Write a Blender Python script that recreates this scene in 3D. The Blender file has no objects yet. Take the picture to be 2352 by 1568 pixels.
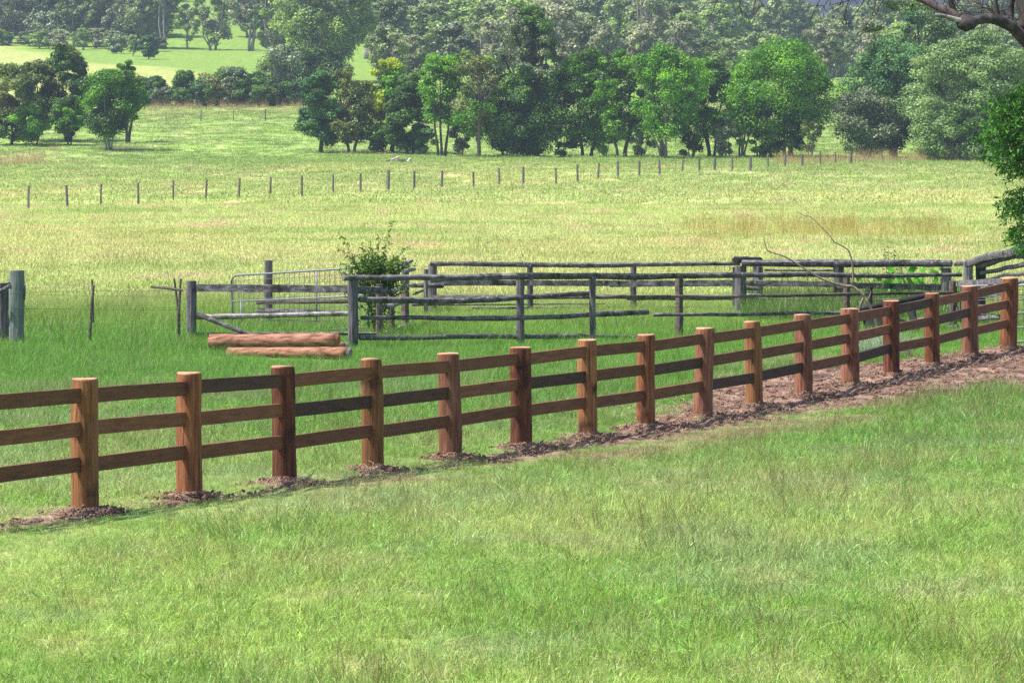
import bpy, math, random
import numpy as np
from mathutils import Vector, Matrix
R = math.radians
rng = np.random.default_rng(7)
random.seed(7)
sc = bpy.context.scene
C = sc.collection

# ------------------------------------------------------------------ camera, sky, sun, exposure
F = 10500.0                      # focal length in units of a 2352-wide frame
CX, CY, HZ = 1176.0, 784.0, 330.0
CAMZ = 3.56
PITCH = math.atan((CY - HZ) / F)
cam = bpy.data.cameras.new("camera"); cam.lens = F / 2352.0 * 36.0; cam.sensor_width = 36.0
cam.clip_start = 0.5; cam.clip_end = 9000.0
co = bpy.data.objects.new("camera", cam); C.objects.link(co)
co.location = (0, 0, CAMZ); co.rotation_euler = (math.pi / 2 - PITCH, 0, 0)
cam.dof.use_dof = True; cam.dof.focus_distance = 56.0; cam.dof.aperture_fstop = 18.0
sc.camera = co

SUN_EL, SUN_AZ = R(60), R(-102)  # azimuth measured from +Y towards +X
w = bpy.data.worlds.new("World"); sc.world = w; w.use_nodes = True
nt = w.node_tree; bg = nt.nodes["Background"]
sky = nt.nodes.new("ShaderNodeTexSky"); sky.sky_type = 'NISHITA'; sky.sun_disc = False
sky.sun_elevation = SUN_EL; sky.sun_rotation = SUN_AZ
sky.air_density = 1.0; sky.dust_density = 1.5; sky.ozone_density = 1.0
nt.links.new(sky.outputs[0], bg.inputs[0]); bg.inputs[1].default_value = 0.12
sl = bpy.data.lights.new("sun", 'SUN'); sl.energy = 4.6; sl.angle = R(0.6); sl.color = (1.0, 0.955, 0.88)
so = bpy.data.objects.new("sun", sl); C.objects.link(so)
sd = Vector((math.sin(SUN_AZ) * math.cos(SUN_EL), math.cos(SUN_AZ) * math.cos(SUN_EL), math.sin(SUN_EL)))
so.rotation_euler = sd.to_track_quat('Z', 'Y').to_euler()
so.location = (-40, 20, 60)
vs = sc.view_settings; vs.view_transform = 'Standard'; vs.look = 'None'; vs.gamma = 1.0
vs.exposure = 1.1
sc.render.engine = 'CYCLES'
cy = sc.cycles
cy.max_bounces = 6; cy.diffuse_bounces = 3; cy.transmission_bounces = 3; cy.volume_bounces = 0
cy.use_denoising = False
cy.use_adaptive_sampling = False
cy.sample_clamp_indirect = 3.0; cy.sample_clamp_direct = 6.0

# ------------------------------------------------------------------ geometry helpers
CP, SP = math.cos(PITCH), math.sin(PITCH)
def P(px, py, Y):
    """world point on the plane y=Y seen at (px,py) of the 2352x1568 layout drawing"""
    a = (px - CX) / F; b = (CY - py) / F
    d = (a, b * SP + CP, b * CP - SP)
    k = Y / d[1]
    return np.array((d[0] * k, Y, CAMZ + d[2] * k))

def vnoise(x, y, scale, seed=0, octaves=1):
    """smooth 2-D value noise, 0..1"""
    x = np.asarray(x, float) / scale; y = np.asarray(y, float) / scale
    tot = 0; amp = 1.0; s = 0
    for o in range(octaves):
        xi = np.floor(x).astype(np.int64); yi = np.floor(y).astype(np.int64)
        fx = x - xi; fy = y - yi; fx = fx * fx * (3 - 2 * fx); fy = fy * fy * (3 - 2 * fy)
        def h(a, b):
            n = (a * 374761393 + b * 668265263 + (seed + o * 17) * 1274126177) & 0x7fffffff
            n = ((n ^ (n >> 13)) * 1274126177) & 0x7fffffff
            return ((n ^ (n >> 16)) & 0xffff) / 65535.0
        v = (h(xi, yi) * (1 - fx) + h(xi + 1, yi) * fx) * (1 - fy) + (h(xi, yi + 1) * (1 - fx) + h(xi + 1, yi + 1) * fx) * fy
        tot = tot + v * amp; s += amp; amp *= 0.5; x = x * 2.03 + 3.1; y = y * 2.03 + 7.7
    return tot / s

def sstep(a, b, x):
    t = np.clip((np.asarray(x, float) - a) / (b - a), 0, 1)
    return t * t * (3 - 2 * t)

PROF = [(0, .05), (30, 0), (44, 0), (60, -.1), (83, -.2), (120, -.22), (170, -.1), (238, .16), (331, .6), (400, 1.4), (450, 1.97), (470, 2.35),
        (520, 4.4), (560, 6.28), (610, 8.5), (720, 13.5), (940, 23.3), (1180, 40.6), (1500, 72), (2000, 110), (2600, 150)]
_yy = np.arange(0, 2600, 1.0)
_hh = np.interp(_yy, [p[0] for p in PROF], [p[1] for p in PROF])
_k = np.hanning(25); _k /= _k.sum()
_hh = np.concatenate([_hh[:12], np.convolve(_hh, _k, 'valid'), _hh[-12:]])

# the new fence: (x, top, base) of each post in the layout
POSTS = [(-70, 886, 1222), (194, 869, 1180), (436, 855, 1147), (655, 840, 1118), (858, 823, 1088), (1036, 810, 1058), (1195, 796, 1029),
         (1349, 779, 1010), (1483, 767, 990), (1615, 752, 965), (1734, 737, 940), (1846, 721, 916), (1953, 707, 892),
         (2047, 689, 864), (2141, 672, 846), (2229, 655, 822), (2316, 637, 803)]
def post_Y(i): return 43.9 * (1 + 0.0512 * (i - 1))
PB = [P(x, b, post_Y(i)) for i, (x, t, b) in enumerate(POSTS)]
CTRL = [tuple(p) for p in PB]
for (x, b, Y) in [(810, 810, 82.7), (440, 800, 84), (1195, 797, 85), (1560, 780, 88), (1217, 722, 101), (1455, 716, 101), (1700, 722, 98),
                  (1926, 722, 97), (616, 752, 97), (2190, 770, 90), (40, 790, 82), (2340, 788, 79), (210, 790, 82.5)]:
    CTRL.append(tuple(P(x, b, Y)))
CTRL = np.array(CTRL)
def base_h(X, Y):
    X = np.asarray(X, float); Y = np.asarray(Y, float)
    h = np.interp(Y, _yy, _hh)
    # right of the picture the far slope levels into a valley below the mountain
    r = sstep(0.026, 0.06, X / np.maximum(Y, 1.0)) * sstep(620, 820, Y)
    flat = 13.5 + (np.minimum(Y, 1000) - 720) * 0.016
    h = h * (1 - r) + np.minimum(h, flat) * r
    # grassy knoll on the left in front of the green slope
    h = h + 2.2 * np.exp(-((X + 95) / 45.0) ** 2 - ((Y - 735) / 45.0) ** 2)
    # low earth mounds by the left copse
    h = h + 1.0 * np.exp(-((X + 46) / 5.5) ** 2 - ((Y - 452) / 10.0) ** 2)
    h = h + (vnoise(X, Y, 9.0, 3, 2) - .5) * 0.10 * sstep(100, 160, Y) + (vnoise(X, Y, 60.0, 5, 2) - .5) * 1.2 * sstep(250, 600, Y)
    return h
_res = None
def terr(X, Y):
    global _res
    if _res is None:
        _res = CTRL[:, 2] - base_h(CTRL[:, 0], CTRL[:, 1])
    X = np.asarray(X, float); Y = np.asarray(Y, float)
    h = base_h(X, Y)
    num = np.zeros(np.broadcast(X, Y).shape); den = num + 0.04
    for (cx, cyy, cz), r in zip(CTRL, _res):
        wgt = np.exp(-(((X - cx) ** 2 + (Y - cyy) ** 2) / (2 * 3.2 ** 2)))
        num = num + wgt * r; den = den + wgt
    h = h + num / den
    for p in PB:
        h = h + 0.055 * np.exp(-(((X - p[0] - .03) ** 2) / (2 * .23 ** 2) + ((Y - p[1] + .04) ** 2) / (2 * .32 ** 2)))
    return h
def ground(px, py, ymin=25.0):
    Y = ymin * np.power(1800.0 / ymin, np.linspace(0, 1, 2500))
    a = (px - CX) / F; b = (CY - py) / F
    k = Y / (b * SP + CP)
    Z = CAMZ + (b * CP - SP) * k; X = a * k
    d = Z - base_h(X, Y) if ymin > 130 else Z - terr(X, Y)
    i = int(np.argmax(d < 0)) if (d < 0).any() else len(Y) - 1
    return np.array((X[i], Y[i], float(terr(X[i], Y[i]))))

class MB:
    """collects quads/polys with material slots and links them as ONE mesh object"""
    def __init__(s): s.v = []; s.f = []; s.m = []; s.n = 0
    def add(s, vs_, fs, mi=0):
        s.v.append(np.asarray(vs_, float)); s.f += [tuple(i + s.n for i in f) for f in fs]; s.m += [mi] * len(fs); s.n += len(vs_)
    def tube(s, pts, rad, sides=8, wob=0.0, mi=0, cap=True, sq=1.0, capmi=None, seed=None):
        pts = [np.asarray(p, float) for p in pts]; n = len(pts)
        rad = [rad] * n if np.isscalar(rad) else rad
        rg = np.random.default_rng(seed) if seed is not None else rng
        prof = 1 + wob * rg.uniform(-1, 1, sides)
        vs_ = []
        for i, p in enumerate(pts):
            t = pts[min(i + 1, n - 1)] - pts[max(i - 1, 0)]; t = t / (np.linalg.norm(t) + 1e-9)
            up = np.array((0, 0, 1.0)) if abs(t[2]) < .92 else np.array((1.0, 0, 0))
            a = np.cross(up, t); a /= np.linalg.norm(a); b = np.cross(t, a)
            pr = prof * (1 + wob * .35 * rg.uniform(-1, 1, sides))
            for k in range(sides):
                th = 2 * math.pi * k / sides
                vs_.append(p + rad[i] * pr[k] * (math.cos(th) * a + sq * math.sin(th) * b))
        fs = [(i * sides + k, i * sides + (k + 1) % sides, (i + 1) * sides + (k + 1) % sides, (i + 1) * sides + k) for i in range(n - 1) for k in range(sides)]
        s.add(vs_, fs, mi)
        if cap:
            base = s.n - len(vs_)
            s.f += [tuple(base + k for k in reversed(range(sides))), tuple(base + (n - 1) * sides + k for k in range(sides))]
            s.m += [mi if capmi is None else capmi] * 2
        return s
    def log(s, p0, p1, r0, r1=None, seg=10, sides=9, wob=.12, bend=.011, mi=0, capmi=None, sq=1.0):
        """an irregular round rail between two points"""
        p0 = np.asarray(p0, float); p1 = np.asarray(p1, float); r1 = r0 if r1 is None else r1
        L = np.linalg.norm(p1 - p0); ph = rng.uniform(0, 6.28, 4)
        pts = []; rs = []
        for i in range(seg + 1):
            t = i / seg; e = min(1, 4 * t, 4 * (1 - t))
            dz = bend * L * .35 * (math.sin(ph[0] + t * 5) * .5 + math.sin(ph[1] + t * 13) * .28 + math.sin(ph[3] + t * 29) * .10) * e
            dy = bend * L * .25 * math.sin(ph[2] + t * 7) * e
            pts.append(p0 + (p1 - p0) * t + np.array((0, dy, dz))); rs.append((r0 + (r1 - r0) * t) * rng.uniform(.9, 1.1))
        return s.tube(pts, rs, sides, wob, mi, True, sq, capmi)
    def box(s, c, d, rz=0, mi=0, jit=0.0, M=None):
        c = np.asarray(c, float); x, y, z = [q / 2 for q in d]
        vs_ = np.array([(sx * x, sy * y, sz * z) for sz in (-1, 1) for sy in (-1, 1) for sx in (-1, 1)])
        if jit: vs_ = vs_ + rng.uniform(-jit, jit, vs_.shape)
        if M is not None: vs_ = vs_ @ np.array(M).T
        if rz: ca, sa = math.cos(rz), math.sin(rz); vs_ = np.stack([vs_[:, 0] * ca - vs_[:, 1] * sa, vs_[:, 0] * sa + vs_[:, 1] * ca, vs_[:, 2]], 1)
        s.add(vs_ + c, [(0, 2, 3, 1), (4, 5, 7, 6), (0, 1, 5, 4), (2, 6, 7, 3), (0, 4, 6, 2), (1, 3, 7, 5)], mi)
        return s
    def board(s, p0, p1, hgt, thk, mi=0, seg=8, rough=.004, bow=0.0):
        """a sawn board standing on edge between two points, slightly uneven"""
        p0 = np.asarray(p0, float); p1 = np.asarray(p1, float); t = p1 - p0; L = np.linalg.norm(t); t /= L
        a = np.cross((0, 0, 1.0), t); a /= np.linalg.norm(a); b = np.cross(t, a)
        vs_ = []
        for i in range(seg + 1):
            u = i / seg; c = p0 + t * L * u + b * bow * math.sin(math.pi * u)
            for (sa, sb) in ((-1, -1), (1, -1), (1, 1), (-1, 1)):
                vs_.append(c + a * sa * thk / 2 + b * (sb * hgt / 2 + rng.uniform(-rough, rough)))
        fs = [(i * 4 + k, i * 4 + (k + 1) % 4, (i + 1) * 4 + (k + 1) % 4, (i + 1) * 4 + k) for i in range(seg) for k in range(4)]
        fs += [(3, 2, 1, 0), tuple(seg * 4 + k for k in range(4))]
        s.add(vs_, fs, mi); return s
    def build(s, name, mats, parent=None, smooth=False, loc=None):
        me = bpy.data.meshes.new(name)
        v = np.concatenate(s.v)
        org = np.zeros(3)
        if loc is not None: org = np.asarray(loc, float)
        elif parent is not None: org = np.array(parent.location) + (np.array(parent.parent.location) if parent.parent else 0)
        me.from_pydata((v - org).tolist(), [], s.f)
        for m in (mats if isinstance(mats, (list, tuple)) else [mats]): me.materials.append(m)
        me.polygons.foreach_set("material_index", s.m)
        if smooth: me.polygons.foreach_set("use_smooth", [True] * len(s.f))
        me.update()
        o = bpy.data.objects.new(name, me); C.objects.link(o)
        if loc is not None: o.location = loc
        if parent is not None: o.parent = parent
        return o

def tag(o, label=None, cat=None, group=None, kind=None):
    if label: o["label"] = label
    if cat: o["category"] = cat
    if group: o["group"] = group
    if kind: o["kind"] = kind
    return o
def thing(name, loc, label, cat, group=None):
    o = bpy.data.objects.new(name, None); C.objects.link(o); o.empty_display_size = .2
    o.location = [float(c) for c in loc]
    return tag(o, label, cat, group)

# ------------------------------------------------------------------ materials
def new_mat(name):
    m = bpy.data.materials.new(name); m.use_nodes = True; m.node_tree.nodes.clear()
    n = m.node_tree.nodes; out = n.new("ShaderNodeOutputMaterial")
    return m, n, m.node_tree.links, out
def ramp(n, stops):
    r = n.new("ShaderNodeValToRGB"); e = r.color_ramp.elements
    while len(e) < len(stops): e.new(.5)
    for k, (p, c) in enumerate(stops): e[k].position = p; e[k].color = (*c, 1)
    return r
def wood(name, cols, streak=(30, 30, 2.2), bump=.35, rough=.85, dark=None, patch=None):
    """streaky timber: cols = stops of the grain ramp; dark = colour of irregular stains; patch = lichen/bleach colour"""
    m, n, l, out = new_mat(name)
    b = n.new("ShaderNodeBsdfPrincipled"); b.inputs["Roughness"].default_value = rough
    b.inputs["Specular IOR Level"].default_value = .25
    tc = n.new("ShaderNodeTexCoord"); mp = n.new("ShaderNodeMapping"); mp.inputs["Scale"].default_value = streak
    l.new(tc.outputs["Object"], mp.inputs[0])
    n1 = n.new("ShaderNodeTexNoise"); n1.inputs["Scale"].default_value = 1.0; n1.inputs["Detail"].default_value = 6; n1.inputs["Roughness"].default_value = .65
    l.new(mp.outputs[0], n1.inputs[0])
    r = ramp(n, cols); l.new(n1.outputs[0], r.inputs[0]); c = r.outputs[0]
    oi = n.new("ShaderNodeObjectInfo")
    hs = n.new("ShaderNodeHueSaturation")
    mr = n.new("ShaderNodeMapRange"); mr.inputs[3].default_value = .78; mr.inputs[4].default_value = 1.22
    l.new(oi.outputs["Random"], mr.inputs[0]); l.new(mr.outputs[0], hs.inputs["Value"]); l.new(c, hs.inputs["Color"]); c = hs.outputs[0]
    def over(c, col, scale, lo, hi):
        nn = n.new("ShaderNodeTexNoise"); nn.inputs["Scale"].default_value = scale; nn.inputs["Detail"].default_value = 5
        ge = n.new("ShaderNodeNewGeometry"); l.new(ge.outputs["Position"], nn.inputs[0])
        m2 = n.new("ShaderNodeMapRange"); m2.inputs[1].default_value = lo; m2.inputs[2].default_value = hi; l.new(nn.outputs[0], m2.inputs[0])
        mx = n.new("ShaderNodeMix"); mx.data_type = 'RGBA'; l.new(m2.outputs[0], mx.inputs[0]); l.new(c, mx.inputs[6]); mx.inputs[7].default_value = (*col, 1)
        return mx.outputs[2]
    if dark: c = over(c, dark, 3.0, .56, .70)
    if patch: c = over(c, patch, 14.0, .60, .68)
    l.new(c, b.inputs["Base Color"])
    bp = n.new("ShaderNodeBump"); bp.inputs["Strength"].default_value = bump; bp.inputs["Distance"].default_value = .02
    l.new(n1.outputs[0], bp.inputs["Height"]); l.new(bp.outputs[0], b.inputs["Normal"])
    l.new(b.outputs[0], out.inputs[0]); return m
def plain(name, col, rough=.6, metal=0.0, var=.15, scale=8):
    m, n, l, out = new_mat(name)
    b = n.new("ShaderNodeBsdfPrincipled"); b.inputs["Roughness"].default_value = rough; b.inputs["Metallic"].default_value = metal
    nn = n.new("ShaderNodeTexNoise"); nn.inputs["Scale"].default_value = scale; nn.inputs["Detail"].default_value = 4
    ge = n.new("ShaderNodeNewGeometry"); l.new(ge.outputs["Position"], nn.inputs[0])
    r = ramp(n, [(.3, tuple(c * (1 - var) for c in col)), (.7, tuple(min(1, c * (1 + var)) for c in col))])
    l.new(nn.outputs[0], r.inputs[0]); l.new(r.outputs[0], b.inputs["Base Color"]); l.new(b.outputs[0], out.inputs[0]); return m
def leafmat(name, dark, mid, light, trans=.35, alt=None, alt_lo=.55, nscale=.35, gloss=.12):
    m, n, l, out = new_mat(name)
    ge = n.new("ShaderNodeNewGeometry")
    nn = n.new("ShaderNodeTexNoise"); nn.inputs["Scale"].default_value = nscale; nn.inputs["Detail"].default_value = 3
    l.new(ge.outputs["Position"], nn.inputs[0])
    ad = n.new("ShaderNodeMath"); ad.operation = 'MULTIPLY_ADD'; ad.inputs[1].default_value = .45
    l.new(ge.outputs["Random Per Island"], ad.inputs[0])
    sb = n.new("ShaderNodeMath"); sb.operation = 'MULTIPLY_ADD'; sb.inputs[1].default_value = 1.5; sb.inputs[2].default_value = -.45
    l.new(nn.outputs[0], sb.inputs[0]); l.new(sb.outputs[0], ad.inputs[2])
    r = ramp(n, [(.08, dark), (.5, mid), (.92, light)]); l.new(ad.outputs[0], r.inputs[0]); c = r.outputs[0]
    if alt:
        n2 = n.new("ShaderNodeTexNoise"); n2.inputs["Scale"].default_value = nscale * 1.3; n2.inputs["Detail"].default_value = 2
        vm = n.new("ShaderNodeVectorMath"); vm.operation = 'ADD'; vm.inputs[1].default_value = (31, 17, 5)
        l.new(ge.outputs["Position"], vm.inputs[0]); l.new(vm.outputs[0], n2.inputs[0])
        mr = n.new("ShaderNodeMapRange"); mr.inputs[1].default_value = alt_lo; mr.inputs[2].default_value = alt_lo + .1; l.new(n2.outputs[0], mr.inputs[0])
        mx = n.new("ShaderNodeMix"); mx.data_type = 'RGBA'; l.new(mr.outputs[0], mx.inputs[0]); l.new(c, mx.inputs[6]); mx.inputs[7].default_value = (*alt, 1); c = mx.outputs[2]
    oi = n.new("ShaderNodeObjectInfo"); hs = n.new("ShaderNodeHueSaturation")
    m3 = n.new("ShaderNodeMapRange"); m3.inputs[3].default_value = .8; m3.inputs[4].default_value = 1.2
    l.new(oi.outputs["Random"], m3.inputs[0]); l.new(m3.outputs[0], hs.inputs["Value"]); l.new(c, hs.inputs["Color"]); c = hs.outputs[0]
    d = n.new("ShaderNodeBsdfDiffuse"); t = n.new("ShaderNodeBsdfTranslucent"); g = n.new("ShaderNodeBsdfGlossy"); g.inputs["Roughness"].default_value = .5
    l.new(c, d.inputs[0]); l.new(c, t.inputs[0]); g.inputs[0].default_value = (.9, .95, 1, 1)
    a = n.new("ShaderNodeMixShader"); a.inputs[0].default_value = trans; l.new(d.outputs[0], a.inputs[1]); l.new(t.outputs[0], a.inputs[2])
    fr = n.new("ShaderNodeFresnel"); fr.inputs[0].default_value = 1.35
    mu = n.new("ShaderNodeMath"); mu.operation = 'MULTIPLY_ADD'; mu.inputs[1].default_value = gloss * .25; mu.inputs[2].default_value = 0.0; l.new(fr.outputs[0], mu.inputs[0])
    e = n.new("ShaderNodeMixShader"); l.new(mu.outputs[0], e.inputs[0]); l.new(a.outputs[0], e.inputs[1]); l.new(g.outputs[0], e.inputs[2])
    l.new(e.outputs[0], out.inputs[0]); return m

M = {}
M['post'] = wood('red_hardwood', [(.30, (.040, .014, .008)), (.44, (.13, .047, .020)), (.58, (.23, .088, .035)), (.75, (.34, .155, .072))], (30, 30, 2.2), .7, .85, dark=(.040, .014, .009), patch=None)
M['postd'] = wood('dark_red_hardwood', [(.30, (.022, .009, .006)), (.45, (.085, .028, .014)), (.60, (.17, .055, .024)), (.78, (.27, .11, .05))], (24, 24, 2.0), .8, .85, dark=(.022, .009, .006))
M['postb'] = wood('tawny_hardwood', [(.30, (.055, .022, .010)), (.44, (.17, .072, .027)), (.60, (.27, .12, .045)), (.78, (.38, .19, .085))], (36, 36, 1.6), .8, .85, dark=(.045, .018, .010))
M['postp'] = wood('pinkish_hardwood', [(.30, (.075, .028, .016)), (.5, (.20, .082, .045)), (.72, (.33, .165, .10))], (30, 30, 2.2), .7, .85, dark=(.12, .04, .02))
M['cut'] = wood('sawn_end', [(.3, (.36, .165, .095)), (.7, (.50, .265, .17))], (18, 18, 18), .2, .8)
M['rail'] = wood('brown_rail', [(.3, (.085, .031, .013)), (.5, (.135, .052, .021)), (.72, (.185, .078, .033))], (2.5, 2.5, 24), .25, .75)
M['raild'] = wood('dark_rail', [(.3, (.026, .010, .006)), (.5, (.048, .020, .011)), (.75, (.085, .036, .019))], (2.5, 2.5, 24), .25, .7)
M['old'] = wood('weathered_grey_timber', [(.30, (0.023, 0.020, 0.022)), (.47, (0.078, 0.070, 0.075)), (.60, (0.148, 0.135, 0.139)), (.75, (0.257, 0.242, 0.242))], (6, 6, 14), .6, .92, dark=(0.017, 0.015, 0.015), patch=(0.234, 0.226, 0.211))
M['oldv'] = wood('weathered_grey_post', [(.30, (0.030, 0.025, 0.028)), (.47, (0.111, 0.099, 0.106)), (.62, (0.187, 0.170, 0.174)), (.78, (0.289, 0.272, 0.270))], (34, 34, 2.5), .7, .92, dark=(0.025, 0.022, 0.023))
M['oldb'] = wood('brown_grey_timber', [(.28, (.04, .028, .024)), (.5, (.12, .09, .078)), (.7, (.2, .155, .135)), (.85, (.3, .25, .22))], (6, 6, 14), .6, .92, dark=(.03, .022, .02))
M['lichen'] = wood('lichened_timber', [(.28, (.06, .055, .05)), (.5, (.18, .17, .155)), (.8, (.36, .36, .33))], (9, 9, 9), .7, .95, dark=(.04, .035, .03), patch=(.42, .44, .38))
M['char'] = wood('blackened_timber', [(.3, (.006, .006, .007)), (.6, (.02, .019, .02)), (.85, (.05, .048, .047))], (8, 8, 8), .5, .8)
M['green'] = wood('green_treated_post', [(.25, (.09, .11, .097)), (.5, (.16, .19, .165)), (.8, (.24, .265, .24))], (26, 26, 1.6), .3, .8, dark=(.10, .12, .11))
M['greycut'] = plain('grey_cut', (.15, .135, .13), .8, 0, .2, 30)
M['steel'] = plain('galvanised_steel', (.17, .18, .20), .6, .3, .2, 12)
M['wire'] = plain('wire', (.10, .10, .11), .6, .3)
M['fpost'] = wood('far_post_timber', [(.3, (.07, .06, .06)), (.7, (.17, .15, .145))], (30, 30, 2), .4, .9)
M['log'] = wood('peeled_red_log', [(.34, (.06, .026, .017)), (.48, (.21, .095, .055)), (.72, (.38, .20, .13))], (1.6, 18, 18), .6, .9, dark=(.15, .065, .038))
M['logend'] = plain('log_end', (.26, .085, .03), .85, 0, .3, 14)
M['bark'] = wood('dark_bark', [(.3, (.018, .015, .014)), (.6, (.06, .052, .048)), (.85, (.13, .115, .105))], (5, 5, 1.2), .6, .95)
M['barkg'] = wood('pale_gum_bark', [(.3, (.10, .09, .085)), (.6, (.25, .235, .22)), (.85, (.42, .40, .38))], (3, 3, .6), .4, .9)
M['twig'] = wood('grey_twig', [(.3, (.09, .075, .07)), (.7, (.22, .19, .175))], (20, 20, 3), .3, .9)
M['dead'] = wood('bare_dead_wood', [(.3, (.08, .06, .048)), (.55, (.20, .155, .12)), (.85, (.38, .32, .27))], (14, 14, 5), .4, .9)
M['bleach'] = plain('bleached_wood', (.36, .31, .27), .8, 0, .15, 6)
M['white'] = plain('white_paint', (.75, .76, .78), .5, 0, .06, 2)
M['glass'] = plain('dark_glass', (.03, .035, .04), .15)
M['shed'] = plain('pale_wall', (.45, .44, .42), .8)
# foliage
M['l_dark'] = leafmat('dark_green_leaves', (0.014, 0.034, 0.006), (0.043, 0.103, 0.014), (0.132, 0.242, 0.029), 0.18)
M['l_blue'] = leafmat('blue_green_leaves', (0.014, 0.044, 0.015), (0.046, 0.124, 0.031), (0.142, 0.278, 0.065), 0.18)
M['l_green'] = leafmat('bright_green_leaves', (0.029, 0.085, 0.005), (0.087, 0.239, 0.010), (0.227, 0.466, 0.020), 0.3, nscale=.45)
M['l_yell'] = leafmat('yellow_green_leaves', (0.082, 0.133, 0.007), (0.280, 0.378, 0.014), (0.525, 0.529, 0.022), 0.3, alt=(0.536, 0.284, 0.027), alt_lo=.64)
M['l_olive'] = leafmat('olive_leaves', (0.051, 0.072, 0.020), (0.136, 0.183, 0.040), (0.259, 0.297, 0.071), 0.2, alt=(0.220, 0.199, 0.083), alt_lo=.56)
M['l_grey'] = leafmat('grey_green_gum_leaves', (0.031, 0.048, 0.021), (0.115, 0.160, 0.067), (0.263, 0.321, 0.148), 0.15, gloss=.25)
M['l_gum'] = leafmat('far_gum_leaves', (0.079, 0.132, 0.034), (0.215, 0.323, 0.074), (0.420, 0.550, 0.138), 0.25, nscale=.12)
M['l_gumd'] = leafmat('dull_gum_leaves', (0.058, 0.088, 0.031), (0.159, 0.211, 0.078), (0.317, 0.378, 0.145), 0.2, nscale=.12)
M['l_brown'] = leafmat('brown_tinged_gum_leaves', (0.096, 0.106, 0.052), (0.227, 0.243, 0.125), (0.376, 0.405, 0.224), 0.2, nscale=.12)
M['l_rain'] = leafmat('soft_grey_green_leaves', (0.046, 0.086, 0.023), (0.131, 0.216, 0.056), (0.262, 0.373, 0.123), 0.25, alt=(0.420, 0.389, 0.036), alt_lo=.72, nscale=.4, gloss=.2)
M['l_bush'] = leafmat('shiny_dark_leaves', (0.014, 0.056, 0.007), (0.043, 0.157, 0.015), (0.120, 0.335, 0.029), .3, nscale=2.0, gloss=.25)
M['l_shrub'] = leafmat('shrub_leaves', (0.037, 0.091, 0.015), (0.094, 0.199, 0.029), (0.222, 0.366, 0.051), .35, nscale=5)
M['l_vine'] = leafmat('broad_vine_leaves', (0.031, 0.151, 0.015), (0.078, 0.302, 0.026), (0.170, 0.484, 0.039), .4, nscale=6)

# ------------------------------------------------------------------ ground
FD = np.array(PB[16][:2]) - np.array(PB[1][:2]); FL = np.linalg.norm(FD); FD /= FL
FN = np.array((FD[1], -FD[0]))     # towards the camera side of the fence
def fence_coords(X, Y):
    dx = X - PB[1][0]; dy = Y - PB[1][1]
    return (dx * FD[0] + dy * FD[1]) / (FL / 15) + 1, dx * FN[0] + dy * FN[1]
def edge_of_dirt(pts, sign):
    q = [ground(x, y) for x, y in pts]; nd = sorted((float(a), sign * float(b)) for a, b in (fence_coords(p[0], p[1]) for p in q))
    return [a for a, b in nd], [b for a, b in nd]
WF = edge_of_dirt([(-60, 1232), (0, 1216), (194, 1198), (300, 1188), (436, 1163), (655, 1132), (858, 1103), (1036, 1080), (1195, 1064), (1300, 1052), (1500, 1020), (1700, 992), (1850, 960), (2000, 935), (2200, 912), (2352, 900), (2600, 880)], 1)
WB = edge_of_dirt([(-60, 1205), (194, 1165), (436, 1136), (655, 1108), (858, 1080), (1036, 1048), (1195, 1020), (1349, 995), (1450, 955), (1530, 905), (1600, 878), (1700, 862), (1800, 845), (1900, 836), (2050, 822), (2200, 803), (2330, 792), (2500, 778)], -1)
def dirt_mask(X, Y):
    n, d = fence_coords(X, Y)
    # the post line is slightly bowed in plan
    wf = np.interp(n, WF[0], WF[1]); wb = np.interp(n, WB[0], WB[1])
    ns = (vnoise(X, Y, .55, 11, 3) - .5) * np.interp(n, [0, 5, 10], [.3, .6, 1.2])
    sf = np.interp(n, [0, 5, 10], [.2, .35, .7]); m = np.minimum(sstep(0, 1, (wf - d + ns) / sf), sstep(0, 1, (wb + d + ns) / sf))
    gap = sstep(.30, .55, vnoise(X, Y, .9, 12, 2) + np.interp(n, [0, 4, 6], [.24, .26, .6]))
    for p in PB:
        m = np.maximum(m * gap if p is PB[0] else m, np.exp(-(((X - p[0] - .02) ** 2) / .10 + ((Y - p[1]) ** 2) / .22)) > .36)
    return m * (n > -3) * (n < 24) * (Y < 100)

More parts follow.
